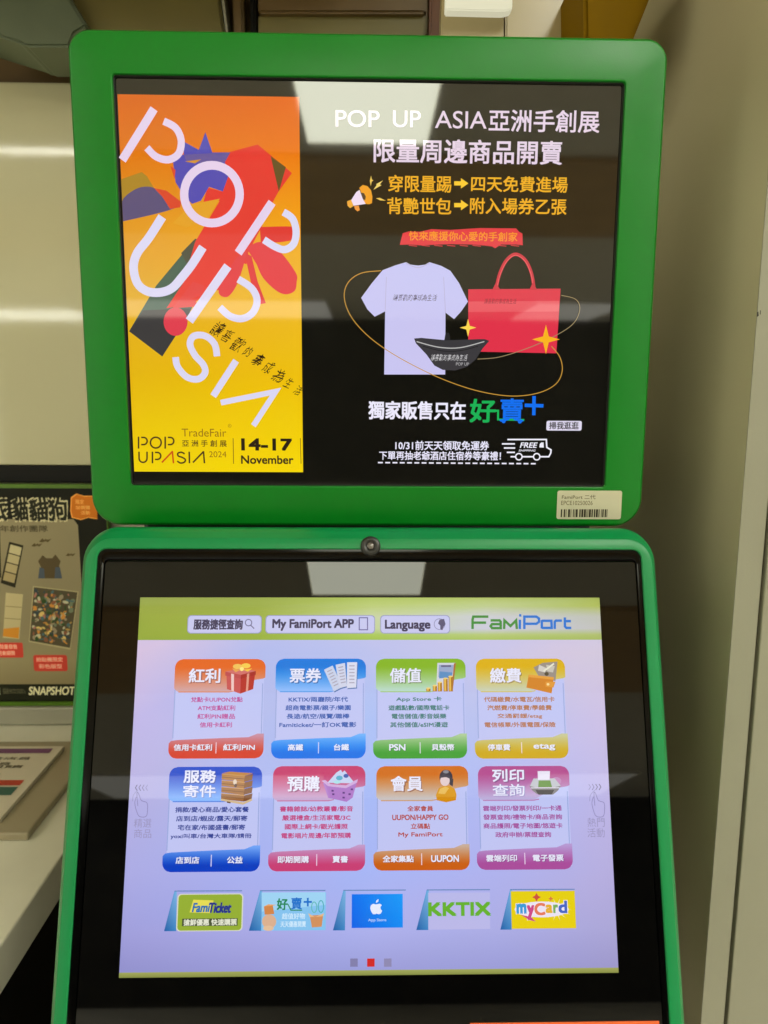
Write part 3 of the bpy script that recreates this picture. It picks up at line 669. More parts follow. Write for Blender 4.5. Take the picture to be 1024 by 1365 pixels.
for k in range(22):
    x = 504+k*9.7; g.stroke([(x, 616.6+k*0.07), (x+6.4, 616.65+k*0.07)], 1.9, (236, 232, 246))
g.make('shipping_text', M['up_scr'], uscr, 1)
g = G(UP); E_ = lambda x, y: (620+x/6.02, 500+y/6.02); wc = (238, 236, 246)
for pl_ in ([(340, 517), (652, 517), (656, 580), (690, 600), (688, 625), (672, 655), (603, 655)], [(548, 655), (460, 655)], [(404, 655), (365, 655)], [(296, 552), (400, 552)], [(312, 585), (402, 585)], [(335, 620), (400, 620)]):
    g.stroke([E_(*q) for q in pl_], 2.0, wc)
for x in (432, 575): g.ell(*E_(x, 655), 4.3, 4.3, wc, 0, 18, 1.7)
g.poly([E_(*q) for q in ((596, 580), (600, 552), (612, 540), (630, 540), (632, 582))], wc)
g.text('FREE', *E_(440, 540), *E_(582, 584), wc, 0.03, 0.2); g.text('SHIPPING', *E_(430, 597), *E_(566, 613), wc, 0.02, 0.2)
g.make('van_icon', M['up_scr'], uscr, 1)

# ---- inventory label stuck on the frame
SP = Plane(UP.O + UP.N*(nf), UP.U, UP.V)
u0, v0, u1, v1 = SP.box(742.5, 654, 828.5, 692)
st = loft('inventory_label', [(u0, v0, u1, v1, 0.0016, 0.00002), (u0, v0, u1, v1, 0.0016, 0.00018)], mat('label_paper', (0.50, 0.475, 0.335), 0.45, 0.5, noise=0.03, nscale=80), K, SP.M, cap1=True, n=5)
g = G(SP, 0.9)
g.text('FamiPort 二代', 749, 659.5, 794, 665.5, (70, 62, 40), 0.01); g.text('EPCE10250026', 748, 667.5, 790, 673.2, (80, 70, 45), 0.0)
x = 747.5; random.seed(11)
while x < 809:
    wd = random.choice((0.8, 0.8, 1.2, 1.8, 2.6)); g.rect(x, 678.8, min(x+wd, 809.5), 689.3, (44, 40, 26)); x += wd+random.choice((0.8, 0.9, 1.4, 2.2))
g.make('label_print', M['label'], st, 2)

# ---- lower casing
ll = LO.P(113.5, 1000)[0]; lr = LO.P(869.5, 1000)[0]; lt = LO.P(490, 732.5)[1]; lb = LO.P(490, 1300)[1]-0.062
il, ir = ll, lr
ring = 0.0072
def C4(i, z, r, t=0.0): return (il-i, lb-i, ir+i, lt+i+t, r, z)
low = loft('lower_casing', [C4(0.004, -0.050, 0.016), C4(0.0115, -0.040, 0.022, .003), C4(0.0125, -0.014, 0.023, .0042), C4(0.0122, -0.0085, 0.0228, .004), C4(0.0112, -0.0046, 0.022, .0032), C4(0.0094, -0.0014, 0.020, .0016), C4(0.0078, 0.0008, 0.0175, .0003), C4(0.0072, 0.0018, 0.017), C4(0.0068, 0.0020, 0.0166), C4(0.0011, 0.0020, 0.0070), C4(0.0006, 0.0020, 0.0066), C4(0.0, 0.0014, 0.006), C4(0.0, -0.003, 0.006)], M['green2'], K, LOm(), cap0=True)
gl = LO.P(124, 1000)[0]; gr = LO.P(862, 1000)[0]; gt = LO.P(490, 748.5)[1]; gb = lb+0.012
loft('bezel', [C4(-0.0001, 0.0006, 0.0059), (gl-.0012, gb-.001, gr+.0012, gt+.0012, 0.003, 0.0006), (gl-.0004, gb-.0004, gr+.0004, gt+.0004, 0.0025, 0.0003), (gl-.0003, gb-.0003, gr+.0003, gt+.0003, 0.0025, -0.0015)], M['bezel'], K, LOm())
loft('touch_glass', [(gl, gb, gr, gt, 0.002, -0.0014), (gl, gb, gr, gt, 0.002, -0.0004), (gl+.0003, gb+.0003, gr-.0003, gt-.0003, 0.002, -0.0001)], M['glass'], K, LOm(), cap1=True)
# camera
cq = LO.P(494, 728.5)
def disc_stack(name, cx, cy, prof, m, parent, world, n=32):
    vs = []; fs = []
    for r, z in prof: vs += [(cx+r*math.cos(2*math.pi*i/n), cy+r*math.sin(2*math.pi*i/n), z) for i in range(n)]
    for j in range(len(prof)-1):
        for i in range(n): fs.append((j*n+i, j*n+(i+1) % n, (j+1)*n+(i+1) % n, (j+1)*n+i))
    fs.append(tuple(range((len(prof)-1)*n, len(prof)*n)))
    return mesh_obj(name, vs, fs, m, parent, world, smooth=True)
cm_ = disc_stack('camera_housing', *cq, [(0.0068, 0.0), (0.0066, 0.0030), (0.0058, 0.0040), (0.0030, 0.0042), (0.0027, 0.0034)], M['black'], K, LOm())
disc_stack('camera_lens', *cq, [(0.0024, 0.0034), (0.0020, 0.0042), (0.0010, 0.0046)], M['lens'], cm_, LOm())
q = LO.box(627, 1362, 880, 1420)
prism('orange_strip', [(q[0], q[1]), (q[2], q[1]), (q[2], q[3]), (q[0], q[3])], 0.0005, M['orange'], K, LOm(0.0006), 0)

# ---- touch screen picture
W3, H3 = 0.152, 0.22874/2
g = G(LO)
cn_ = lambda r, gg, b: (r, gg, b)
xs = [(-1), (-.33), (.33), 1]
def lgrid(g, rows):
    """rows: photo y of the row, colours from left to right over the full screen width"""
    n = len(rows[0][1]); pts = []; cols = []
    for y, cs in rows:
        v = LO.P(500, y)[1]; v = min(H3, max(-H3, v))
        for i, c in enumerate(cs): pts.append((-W3+2*W3*i/(n-1), v)); cols.append(c)
    g._add(pts, [((j+1)*n+i, (j+1)*n+i+1, j*n+i+1, j*n+i) for j in range(len(rows)-1) for i in range(n-1)], cols)
lgrid(g, [(790, [(200, 192, 226)]*5), (870, [(206, 188, 218), (172, 182, 230), (182, 188, 230), (194, 192, 226), (206, 194, 214)]), (960, [(186, 176, 224), (172, 182, 230), (168, 186, 236), (180, 186, 230), (196, 184, 222)]), (1060, [(178, 172, 218), (170, 180, 234), (164, 182, 240), (174, 180, 234), (184, 178, 224)]), (1160, [(170, 166, 220), (166, 172, 232), (162, 178, 240), (170, 174, 232), (176, 170, 218)]), (1240, [(158, 154, 212), (164, 164, 222), (168, 172, 230), (168, 168, 222), (166, 162, 210)]), (1310, [(140, 138, 196), (146, 146, 206), (150, 152, 210), (150, 150, 208), (150, 146, 196)])])
tscr = g.make('touch_screen', M['lo_scr'], K, 0.6)
g = G(LO)
gA, gB, gW = (152, 178, 62), (150, 184, 60), (200, 200, 222)
lgrid(g, [(790, [(142, 156, 72), (146, 162, 70), (170, 188, 90), (172, 186, 96), (156, 172, 76)]), (808, [(148, 162, 68), (152, 168, 72), (186, 200, 120), (188, 200, 140), (170, 184, 90)]), (822, [(148, 164, 64), (154, 172, 68), (196, 206, 160), (200, 200, 206), (184, 188, 176)]), (838, [(146, 164, 62), (152, 174, 66), (190, 204, 150), (198, 198, 214), (186, 188, 186)]), (846, [(146, 164, 60), (150, 172, 62), (166, 196, 90), (178, 196, 120), (170, 186, 110)]), (853, [(142, 162, 62), (148, 170, 66), (158, 190, 80), (166, 190, 96), (160, 180, 96)])])
g.make('header_bar', M['lo_scr'], tscr, 1, 'lime green header bar along the top of the touch screen')
def below(g, y0, y1, c0, c1): lgrid(g, [(y0, [c0]*2), (y1, [c1]*2)])
g = G(LO); below(g, 1293, 1306, (160, 164, 90), (132, 138, 66)); g.make('bottom_bar', M['lo_scr'], tscr, 1)
def pill(x0, x1, s_, tx0, tx1, y0=821, y1=843.5, ty=(825.5, 838.5)):
    g = G(LO)
    g.rrect(x0-1, y0-1, x1+1, y1+1, 5, (150, 152, 190)); g.rrect(x0, y0, x1, y1, 4.5, (196, 196, 232))
    g.text(s_, tx0, ty[0], tx1, ty[1], (64, 60, 88), 0.045); return g
g = pill(251, 348, '服務捷徑查詢', 258, 324, ty=(825, 839.5)); g.ell(331.5, 830, 4.3, 4.3, (110, 106, 140), 0, 18, 1.2); g.stroke([(334.5, 833.5), (339, 838)], 1.3, (110, 106, 140)); g.make('search_button', M['lo_scr'], tscr, 2, 'rounded search button with magnifier')
g = pill(355, 499, 'My FamiPort APP', 363, 472, ty=(825, 841)); g.stroke([(479, 823.5), (490, 823.5), (490, 839.5), (479, 839.5)], 1.3, (100, 96, 150), True); g.make('app_button', M['lo_scr'], tscr, 2)
g = pill(508, 599, 'Language', 513, 574, ty=(826, 842)); g.ell(586, 832, 7.2, 7.2, (140, 138, 176), 0, 20, 0.9); g.poly([(586, 826), (592, 825), (594, 832), (591, 836), (590, 840), (587, 839), (587, 834), (584, 831)], (90, 86, 116)); g.make('language_button', M['lo_scr'], tscr, 2)
g = G(LO); gn = (70, 140, 66); bl = (40, 116, 204)
# wordmark drawn letter by letter: F a m i in green, P o r t in blue
s = 3.3
def St(pts, c): g.stroke(pts, s, c)
St([(651, 822), (631, 822), (630, 826), (630, 838.5)], gn); St([(630.5, 830), (648, 830)], gn)
St([(654, 827), (666, 827), (667.5, 829), (667.5, 837.3), (656, 837.3), (654, 834.6), (656, 832), (667, 832)], gn)
St([(672, 838.5), (672.5, 827), (680.5, 834.5), (688, 827), (689, 838.5)], gn)
St([(693, 838.5), (693, 826)], bl); St([(692, 820.3), (695, 820.3)], bl)
St([(699, 838.5), (699, 822), (715, 822), (718.5, 824.5), (718.5, 829), (715, 831.5), (700, 831.5)], bl)
St([(722.5, 827.5), (735, 827.5), (735.5, 837), (722.5, 837)], bl); g.stroke([(722.3, 826.5), (722.3, 838)], s, bl)
St([(739.5, 838.5), (739.5, 829), (741, 827.3), (749, 827.3)], bl)
St([(753, 823), (753, 835), (755, 837), (761.5, 837)], bl); St([(753, 828), (761, 828)], bl)
g.make('logo_text', M['lo_scr'], tscr, 2, 'green and blue wordmark in the header')

# ---- menu tiles
tiles = [  # centre px of top edge, centre px of bottom edge, colours, titles, lines, footers, label
 (294, 878.5, 290, 1011, (224, 100, 36), (206, 160, 158), (206, 58, 40), (196, 140, 160), ['紅利'], ['兌點卡UUPON兌點', 'ATM支點紅利', '紅利PIN贈品', '信用卡紅利'], ('信用卡紅利', '紅利PIN'), (186, 72, 150), 'orange red points tile with a gift box icon'),
 (428.5, 878, 426, 1011, (10, 118, 214), (140, 184, 244), (0, 110, 226), (110, 176, 246), ['票券'], ['KKTIX/兩廳院/年代', '超商電影票/親子/樂園', '長途/航空/展覽/職棒', 'Famiticket/一訂OK電影'], ('高鐵', '台鐵'), (40, 84, 168), 'blue tickets tile with three paper tickets'),
 (561, 878, 562, 1011, (130, 176, 40), (180, 212, 196), (60, 154, 50), (170, 200, 150), ['儲值'], ['App Store 卡', '遊戲點數/國際電話卡', '電信儲值/影音娛樂', '其他儲值/eSIM漫遊'], ('PSN', '貝殼幣'), (50, 116, 110), 'green top-up tile with banknote and coins'),
 (693.5, 878, 697.5, 1011, (216, 172, 24), (196, 202, 176), (200, 164, 20), (196, 196, 150), ['繳費'], ['代碼繳費/水電瓦/信用卡', '汽燃費/停車費/學雜費', '交通罰鍰/etag', '電信帳單/外匯電匯/保險'], ('停車費', 'etag'), (176, 110, 60), 'yellow bill payment tile with a wallet'),
 (288, 1022, 283.5, 1162, (34, 76, 196), (140, 184, 246), (0, 58, 186), (110, 160, 240), ['服務', '寄件'], ['捐款/愛心商品/愛心套餐', '店到店/蝦皮/露天/郵寄', '宅在家/布國盛書/郵寄', 'yoxi叫車/台灣大車隊/請冊'], ('店到店', '公益'), (44, 60, 140), 'deep blue parcel service tile with wooden crates'),
 (426, 1021, 424, 1161, (196, 60, 108), (196, 168, 206), (194, 60, 112), (190, 150, 196), ['預購'], ['書籍雜誌/幼教叢書/影音', '嚴選禮盒/生活家電/3C', '國際上網卡/觀光護照', '電影唱片周邊/年節預購'], ('即期開購', '賣書'), (190, 60, 120), 'pink pre-order tile with a shopping basket'),
 (563, 1021, 564, 1160, (206, 106, 22), (196, 190, 190), (196, 92, 16), (196, 170, 150), ['會員'], ['全家會員', 'UUPON/HAPPY GO', '立碼點', 'My FamiPort'], ('全家集點', 'UUPON'), (176, 72, 60), 'orange membership tile with a member figure'),
 (697.5, 1021, 702, 1159, (176, 70, 138), (184, 172, 214), (164, 74, 150), (178, 150, 206), ['列印', '查詢'], ['雲端列印/發票列印/一卡通', '發票查詢/禮物卡/商品咨詢', '商品護照/電子地圖/悠遊卡', '政府申辦/票證查詢'], ('雲端列印', '電子發票'), (160, 76, 150), 'purple printing tile with a printer'),
]
def lerp(a, b, t): return tuple(a[i]+(b[i]-a[i])*t for i in range(3))
def tile(k, T_):
    tx, ty, bx, by, c0, c1, c2, c3, title, lines, foot, tc_, label = T_
    a = LO.P(tx, ty); b = LO.P(bx, by)
    uc = (a[0]+b[0])/2; vt_ = a[1]; vb_ = b[1]; wd = 0.0585; u0 = uc-wd/2; H_ = vt_-vb_
    X = lambda x, y: (u0+x*wd, vt_-y*H_)
    g = G(LO)
    # white body with thin blue side lines
    g.uvpoly([X(.01, .97), X(.99, .97), X(.985, .1), X(.01, .1)], (188, 192, 236))
    for xx in (.012, .972): g.stroke([X(xx, .25), X(xx, .80)], 0.0006, (150, 164, 214), uv=True)
    # header tab
    ys = [i/30*.335 for i in range(31)]; r = .09
    L = []; Rr_ = []; cs = []
    for y in ys:
        l = 0.0; rt = 1.0
        if y < r: d = r-math.sqrt(max(0, r*r-(r-y)**2)); l += d; rt -= d
        if y > .20: rt = 1.0-.36*min(1, ((y-.20)/.115))**0.55 if y < .315 else .64-.05*(y-.315)/.02
        if y > .29: q_ = (y-.29)/.045; l += .05*q_*q_
        L.append(X(l, y)); Rr_.append(X(rt, y)); cs.append(lerp(c0, c1, max(0, min(1, (y-.08)/.24))))
    n = len(ys)
    g._add(L+Rr_, [(i+1, n+i+1, n+i, i) for i in range(n-1)], cs+cs)
    g.stroke([X(.05, .335), X(.6, .336), X(.66, .325)], 0.0007, lerp(c0, c1, .55), uv=True)
    # footer tab
    ys = [.755+i/28*.245 for i in range(29)]; L = []; Rr_ = []; cs = []
    for y in ys:
        l = -.03; rt = 1.0
        if y < .82: t = (y-.755)/.065; l = .93-.18*t if t < .55 else .83-.86*((t-.55)/.45)**.8
        if .82 <= y < .85: l = -.03+.03*(1-(y-.82)/.03)
        if y > 1-r: d = r-math.sqrt(max(0, r*r-(y-(1-r))**2)); l += d; rt -= d
        L.append(X(l, y)); Rr_.append(X(rt, y)); cs.append(lerp(c3, c2, max(0, min(1, (y-.77)/.17))))
    n = len(ys)
    g._add(L+Rr_, [(i+1, n+i+1, n+i, i) for i in range(n-1)], cs+cs)
    g.stroke([X(.485, .84), X(.485, .95)], 0.0006, lerp((230, 220, 240), c2, .15), uv=True)
    ob = g.make('menu_tile', M['lo_scr'], K, 3, label)
    # title
    g = G(LO)
    wht = (226, 226, 244); sh = lerp(c0, (90, 90, 130), .5)
    def T2(s_, x0, y0, x1, y1, col, bd):
        a_, b_ = X(x0, y1); c_, d_ = X(x1, y0); g.uvtext(s_, a_, b_, c_, d_, col, bd)
    if len(title) == 1:
        T2(title[0], .165, .105, .515, .255, sh, .055); T2(title[0], .155, .095, .505, .245, wht, .03)
    else:
        T2(title[0], .165, .035, .515, .165, sh, .055); T2(title[0], .155, .028, .505, .155, wht, .035)
        T2(title[1], .165, .180, .515, .300, lerp(c1, (110, 110, 170), .5), .055); T2(title[1], .155, .175, .505, .293, wht, .02)
    g.make('tile_title', M['lo_scr'], ob, 5)
    g = G(LO)
    for i, s_ in enumerate(lines):
        n_ = sum(1.0 if ord(ch) > 255 else 0.62 for ch in s_)*.070; n_ = min(n_, .86); y = .385+.0845*i
        T2(s_, .475-n_/2, y, .475+n_/2, y+.054, tc_, .034)
    g.make('tile_list', M['lo_scr'], ob, 5)
    g = G(LO)
    for s_, xc_ in zip(foot, (.235, .735)):
        n_ = sum(1.0 if ord(ch) > 255 else 0.72 for ch in s_)*.083
        T2(s_, xc_-n_/2+.008, .862, xc_+n_/2+.008, .928, lerp(c2, (60, 60, 90), .3), .05)
        T2(s_, xc_-n_/2, .856, xc_+n_/2, .922, (226, 226, 242), .035)
    g.make('tile_footer_text', M['lo_scr'], ob, 5)
    # icon, drawn in a 100 x 100 square
    g = G(LO)
    I = lambda x, y: X(.55+x/100*.40, .03+y/100*.33)
    ip = lambda pts, c: g.uvpoly([I(*p) for p in pts], c)
    il_ = lambda pts, w_, c: g.stroke([I(*p) for p in pts], w_*0.00022, c, uv=True)
    def ie(cx, cy, rx, ry, c, n=20): ip([(cx+rx*math.cos(2*math.pi*i/n), cy-ry*math.sin(2*math.pi*i/n)) for i in range(n)], c)
    if k == 0:
        ip([(5, 36), (45, 46), (45, 98), (8, 84)], (196, 84, 84)); ip([(45, 46), (84, 36), (80, 84), (45, 98)], (178, 50, 44))
        ip([(2, 30), (45, 40), (86, 28), (46, 20)], (206, 110, 106)); ip([(2, 30), (45, 40), (45, 52), (2, 42)], (186, 76, 78)); ip([(45, 40), (86, 28), (86, 40), (45, 52)], (164, 44, 40))
        ip([(18, 36), (26, 38), (27, 91), (20, 88)], (232, 196, 190)); ip([(62, 37), (68, 35), (66, 90), (60, 92)], (220, 150, 130))
        ie(35, 14, 13, 8, (236, 190, 90)); ie(58, 12, 13, 8, (240, 200, 80)); ie(47, 22, 6, 6, (250, 226, 130)); ip([(20, 20), (44, 24), (30, 32)], (226, 160, 80)); ip([(50, 24), (76, 20), (64, 30)], (240, 190, 70))
    elif k == 1:
        for (p, c) in (([(-4, 25), (20, 12), (48, 78), (24, 92)], (196, 204, 226)), ([(28, 10), (54, 4), (60, 76), (40, 82)], (204, 208, 228)), ([(60, 2), (88, 2), (86, 80), (60, 82)], (212, 214, 232))):
            ip([(a_+2, b_+3) for a_, b_ in p], (70, 110, 170)); ip(p, c)
            for i in range(6):
                t0 = .14+.13*i
                f_ = lambda s1, t1: (p[0][0]+(p[1][0]-p[0][0])*s1+(p[3][0]-p[0][0])*t1, p[0][1]+(p[1][1]-p[0][1])*s1+(p[3][1]-p[0][1])*t1)
                il_([f_(.22, t0), f_(.75, t0)], 3, (166, 160, 180))
    elif k == 2:
        ip([(34, 4), (86, 4), (76, 86), (30, 80)], (206, 206, 216)); ip([(38, 10), (80, 10), (74, 48), (36, 48)], (150, 164, 196)); ip([(40, 30), (76, 34), (72, 50), (38, 52)], (90, 140, 190)); il_([(44, 14), (72, 14)], 5, (100, 96, 130))
        ip([(86, 4), (76, 86), (72, 86), (80, 6)], (170, 110, 60))
        for i, (x, h_) in enumerate(((2, 10), (20, 18), (34, 28), (50, 40), (64, 46))):
            ip([(x, 92), (x+12, 92), (x+12, 92-h_), (x, 92-h_)], (170, 116, 40)); ip([(x+2, 90), (x+7, 90), (x+7, 92-h_), (x+2, 92-h_)], (226, 182, 80)); ie(x+6, 92-h_, 6, 2.5, (236, 206, 120))
    elif k == 3:
        ip([(24, 18), (50, 4), (92, 0), (84, 60), (40, 50)], (150, 140, 130)); ip([(40, 10), (60, 20), (56, 34), (36, 28)], (206, 200, 190)); ip([(60, 10), (84, 14), (78, 34), (62, 30)], (196, 190, 176)); il_([(52, 30), (82, 6)], 5, (226, 222, 200))
        ie(60, 38, 6, 6, (80, 74, 56)); ip([(10, 40), (80, 48), (72, 98), (2, 80)], (206, 130, 44)); ip([(10, 40), (80, 48), (79, 56), (10, 48)], (224, 156, 64)); ip([(56, 62), (84, 62), (78, 80), (56, 78)], (220, 150, 60)); ie(63, 70, 4, 4, (244, 216, 150))
    elif k == 4:
        for i in range(4):
            y = 8+i*19; ip([(4, y+4), (66, y+10), (64, y+28), (4, y+20)], (176-8*i, 118-6*i, 56)); ip([(66, y+10), (88, y+4), (86, y+22), (64, y+28)], (136-5*i, 84-4*i, 36))
            il_([(4, y+13), (65, y+19)], 2, (120, 76, 34)); il_([(4, y+4), (66, y+10)], 2, (206, 156, 90))
            ip([(4, y+2), (24, y-3), (88, y+2), (66, y+10)], (190, 130, 66)) if i == 0 else None
        ie(40, 36, 5, 8, (220, 200, 180)); ie(42, 46, 4, 5, (90, 62, 60)); ip([(4, 84), (64, 95), (86, 84), (88, 90), (64, 102), (4, 90)], (206, 180, 140)); ip([(20, 92), (30, 94), (30, 98), (20, 96)], (100, 70, 50))
    elif k == 5:
        ip([(10, 40), (34, 10), (46, 2), (50, 10), (56, 4), (66, 18), (84, 42)], (196, 206, 236)); ie(42, 26, 9, 7, (90, 170, 200)); ie(60, 20, 7, 6, (70, 96, 170)); ie(36, 38, 10, 5, (170, 220, 230))
        ip([(-2, 40), (16, 44), (60, 48), (90, 36), (78, 84), (62, 96), (12, 84)], (172, 120, 196)); ip([(-6, 34), (4, 32), (18, 44), (60, 48), (84, 34), (92, 30), (90, 40), (60, 56), (12, 50)], (206, 170, 216))
        for x, y in ((24, 64), (54, 70), (76, 60), (26, 74), (54, 84), (70, 74)): ip([(x-3, y-3), (x+3, y-3), (x+3, y+2), (x-3, y+2)], (86, 50, 120))
    elif k == 6:
        ie(52, 24, 18, 22, (54, 48, 62)); ip([(60, 20), (72, 30), (70, 52), (62, 46)], (60, 54, 66)); ie(49, 34, 13, 16, (222, 200, 200)); ip([(36, 26), (44, 14), (64, 20), (66, 30), (52, 24)], (66, 60, 74)); ie(52, 8, 8, 5, (130, 130, 140))
        ip([(26, 92), (24, 76), (32, 56), (46, 50), (62, 50), (76, 60), (80, 76), (78, 92), (52, 98)], (212, 150, 30)); ip([(30, 72), (36, 58), (50, 52), (60, 56), (48, 74)], (226, 184, 90)); ip([(26, 82), (78, 82), (78, 92), (52, 98), (26, 92)], (206, 138, 10))
    else:
        ie(76, 36, 14, 12, (184, 124, 176)); ip([(4, 50), (14, 28), (72, 28), (88, 50), (74, 54), (10, 54)], (186, 188, 196)); ip([(26, 6), (60, 6), (58, 32), (26, 32)], (226, 220, 236)); ip([(28, 34), (60, 34), (64, 54), (26, 54)], (96, 140, 60))
        ip([(2, 50), (26, 56), (64, 56), (88, 50), (80, 64), (66, 76), (22, 74), (10, 64)], (120, 116, 120)); ip([(18, 62), (70, 62), (62, 76), (26, 76)], (50, 44, 50)); il_([(6, 56), (84, 56)], 2.5, (216, 214, 226))
    g.make('tile_icon', M['lo_scr'], ob, 6)
for k, T_ in enumerate(tiles): tile(k, T_)

# ---- swipe hints at both sides
for sx, ws, chev in ((190, ('精選', '商品'), -1), (794, ('熱門', '活動'), 1)):
    g = G(LO); hc = (150, 144, 190); yo = 0 if sx < 400 else -1
    for j in range(4):
        x = sx-8+j*4.6; g.stroke([(x-chev*1.2, 1046+yo), (x+chev*1.2, 1050+yo), (x-chev*1.2, 1054+yo)], 1.0, lerp((100, 94, 130), hc, j/3 if chev < 0 else 1-j/3))
    hx = sx-3 if sx < 400 else sx+2
    g.stroke(smooth([(hx-5, 1062), (hx-7, 1070), (hx-5, 1080), (hx-1, 1088), (hx+8, 1088), (hx+10, 1078), (hx+9, 1070), (hx+4, 1068), (hx+1, 1066), (hx-2, 1058), (hx-4, 1056), (hx-4, 1064), (hx-3, 1074)]), 0.9, (140, 134, 180))
    g.stroke(smooth([(hx-10, 1068), (hx-9, 1060), (hx-3, 1053)]), 0.8, (150, 146, 190))
    for j, s_ in enumerate(ws): g.text(s_, sx-11 if sx < 400 else sx-11, 1091+j*14+yo, sx+12, 1103+j*14+yo, (150, 144, 184), 0.0)
    g.make('swipe_hint', M['lo_scr'], tscr, 2)

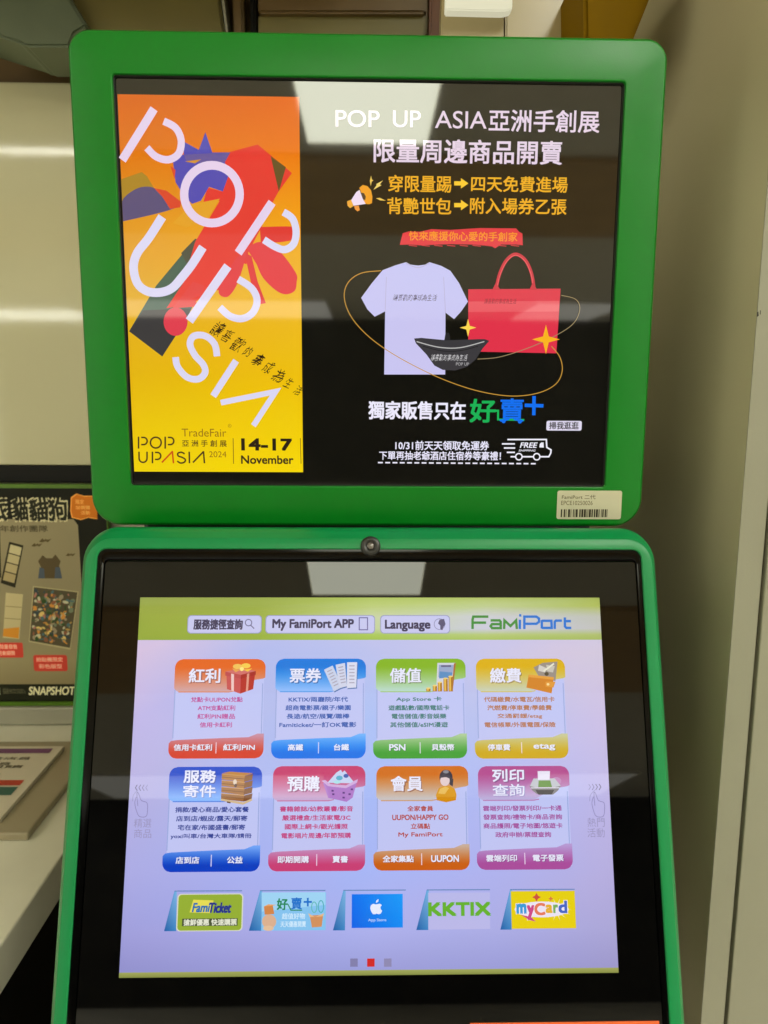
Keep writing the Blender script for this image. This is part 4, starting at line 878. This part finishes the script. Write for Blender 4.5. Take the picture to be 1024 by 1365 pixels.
# ---- shortcut cards at the bottom
def shortcut(xl, xt, x1, y0=1187, y1=1240):
    g = G(LO)
    # blue slanted fold and thin top line
    p = [LO.P(*q) for q in ((xt, y0), (xt+3, y0), (xt+2, y1+.5), (xl, y1+.5))]
    g._add([p[3], p[2], p[1], p[0]], [(0, 1, 2, 3)], [(20, 90, 160), (60, 130, 190), (120, 176, 220), (90, 160, 214)])
    g.stroke([(xt, y0+.6), (x1, y0+.2)], 1.3, (100, 130, 180)); return g
cards = [('lime ticket card', 219, 233, 323), ('light blue shop card', 332, 347, 434), ('blue fruit logo card', 444, 458, 541), ('white card with green lettering', 555, 569, 653), ('yellow card with colourful lettering', 667, 680, 766)]
for k, (lb_, xl, xt, x1) in enumerate(cards):
    yo = -0.5*k
    g = shortcut(xl, xt, x1, 1187+yo, 1240.5+yo)
    if k == 0:
        g.rrect(236, 1191, 324, 1241, 5, (214, 214, 190)); g.rrect(237.5, 1192.2, 322.5, 1240, 4.5, (146, 170, 50))
        g.poly([(258, 1199), (285, 1200), (281, 1217), (253, 1216)], (226, 214, 80))
        g.text('Fami', 256, 1203, 281, 1216, (50, 110, 170), 0.04, 0.25); g.text('Ticket', 279, 1202.5, 309, 1217, (36, 50, 130), 0.045, 0.25)
        g.rect(243, 1224, 317, 1234, (70, 80, 50)); g.text('搶鮮優惠 快速購票', 245, 1224.5, 316, 1233.5, (222, 224, 200), 0.04)
    elif k == 1:
        g.rect(349, 1189.5, 434.5, 1240, (130, 190, 232)); g.poly([(349, 1189.5), (434, 1189), (434, 1206), (349, 1215)], (156, 206, 236))
        g.text('好', 369, 1197, 384, 1213, (34, 130, 84), 0.04); g.text('賣', 388, 1196, 403, 1212, (30, 110, 196), 0.03); g.stroke([(384, 1205), (388, 1213), (403, 1213)], 1.4, (34, 130, 84)); g.stroke([(405, 1202), (416, 1202)], 2.4, (30, 110, 196)); g.stroke([(410.5, 1196.5), (410.5, 1208)], 2.4, (30, 110, 196))
        g.text('超值好物', 376, 1217, 407, 1225, (206, 230, 246), 0.02); g.text('天天優惠開賣', 374, 1227.5, 408, 1235.5, (206, 230, 246), 0.02)
        g.ell(359, 1228, 9.5, 9.5, (214, 172, 140)); g.ell(358, 1237, 7, 3.5, (222, 186, 150)); g.poly([(352, 1208), (364, 1207), (366, 1218), (353, 1219)], (206, 130, 70)); g.poly([(352, 1208), (358, 1205), (369, 1206), (364, 1207)], (226, 160, 100))
        g.poly([(413, 1220), (431, 1219), (429, 1235), (416, 1236)], (206, 140, 90)); g.poly([(411, 1217), (420, 1222), (432, 1217), (431, 1221), (413, 1222)], (226, 180, 130)); g.ell(419, 1209, 3.5, 7, (100, 180, 180), 0, 16, 1.3); g.ell(428, 1208, 3.5, 8, (80, 170, 180), 0, 16, 1.3)
    elif k == 2:
        u0_, v0_, u1_, v1_ = LO.box(469, 1191.5, 537, 1236.5)
        g._add([(u0_, v0_), (u1_, v0_), (u1_, v1_), (u0_, v1_)], [(0, 1, 2, 3)], [(14, 96, 224), (10, 134, 236), (24, 150, 240), (10, 110, 232)])
        wh = (226, 230, 246)
        g.poly([(501, 1205.5), (497.5, 1204.2), (494.6, 1206.5), (493.6, 1210), (494.8, 1214.5), (497.3, 1218.3), (500, 1218.4), (502.2, 1217.6), (504.8, 1218.5), (507.5, 1217.6), (509.6, 1214), (507.6, 1211.6), (507.2, 1208.6), (509.2, 1206.3), (506.5, 1204.3), (503.5, 1204.9)], wh)
        g.poly([(501.2, 1203.6), (501.6, 1200.5), (504.6, 1198), (504.4, 1201.5)], wh)
        g.text('App Store', 491, 1224, 515, 1229, (190, 214, 244), 0.01)
    elif k == 3:
        g.poly([(571, 1190), (653, 1189.5), (653.5, 1238), (571, 1239)], (182, 180, 226)); g.text('KKTIX', 570.5, 1202, 655, 1221, (100, 172, 44), 0.055)
    else:
        g.rect(681.5, 1187.5, 767, 1237.5, (222, 196, 20)); g.rect(682.5, 1188.6, 766, 1236.6, (226, 202, 10))
        for i in range(14):
            a_ = i/14*2*math.pi; cx, cy_ = (742, 1212)
            g.poly([(cx+6*math.cos(a_-.12), cy_+6*math.sin(a_-.12)), (cx+20*math.cos(a_), cy_+15*math.sin(a_)), (cx+6*math.cos(a_+.12), cy_+6*math.sin(a_+.12))], (240, 232, 190))
        g.ell(722, 1212, 36, 10.5, (230, 222, 236))
        for s_, x0, x1_, y0_, y1_, c in (('m', 688, 702, 1204, 1218, (60, 150, 210)), ('y', 702, 713, 1206, 1226, (200, 70, 130)), ('C', 712, 727, 1203, 1220, (226, 120, 90)), ('a', 727, 737, 1205, 1217, (226, 170, 50)), ('r', 737, 744, 1205, 1217, (120, 170, 90)), ('d', 744, 756, 1200, 1217, (70, 100, 190))):
            g.text(s_, x0-1, y0_-1, x1_+1, y1_+1, (236, 230, 240), 0.09); g.text(s_, x0, y0_, x1_, y1_, c, 0.05)
        g.poly([(694, 1219), (708, 1222), (714, 1228), (706, 1226)], (200, 70, 130))
        star(715, 1195.5, 6, 6, (200, 80, 60), 0.4); star(734, 1197.5, 3.5, 3.5, (214, 120, 60), 0.4)
    g.make('shortcut_card', M['lo_scr'], tscr, 3, lb_)
for x, c in ((472, (128, 124, 166)), (494.5, (206, 40, 36)), (517, (140, 134, 172))):
    g = G(LO); g.rect(x-5, 1277.5, x+5, 1288.5, c); g.make('page_dot', M['lo_scr'], tscr, 2, 'red page marker, middle of three' if x == 494.5 else None)
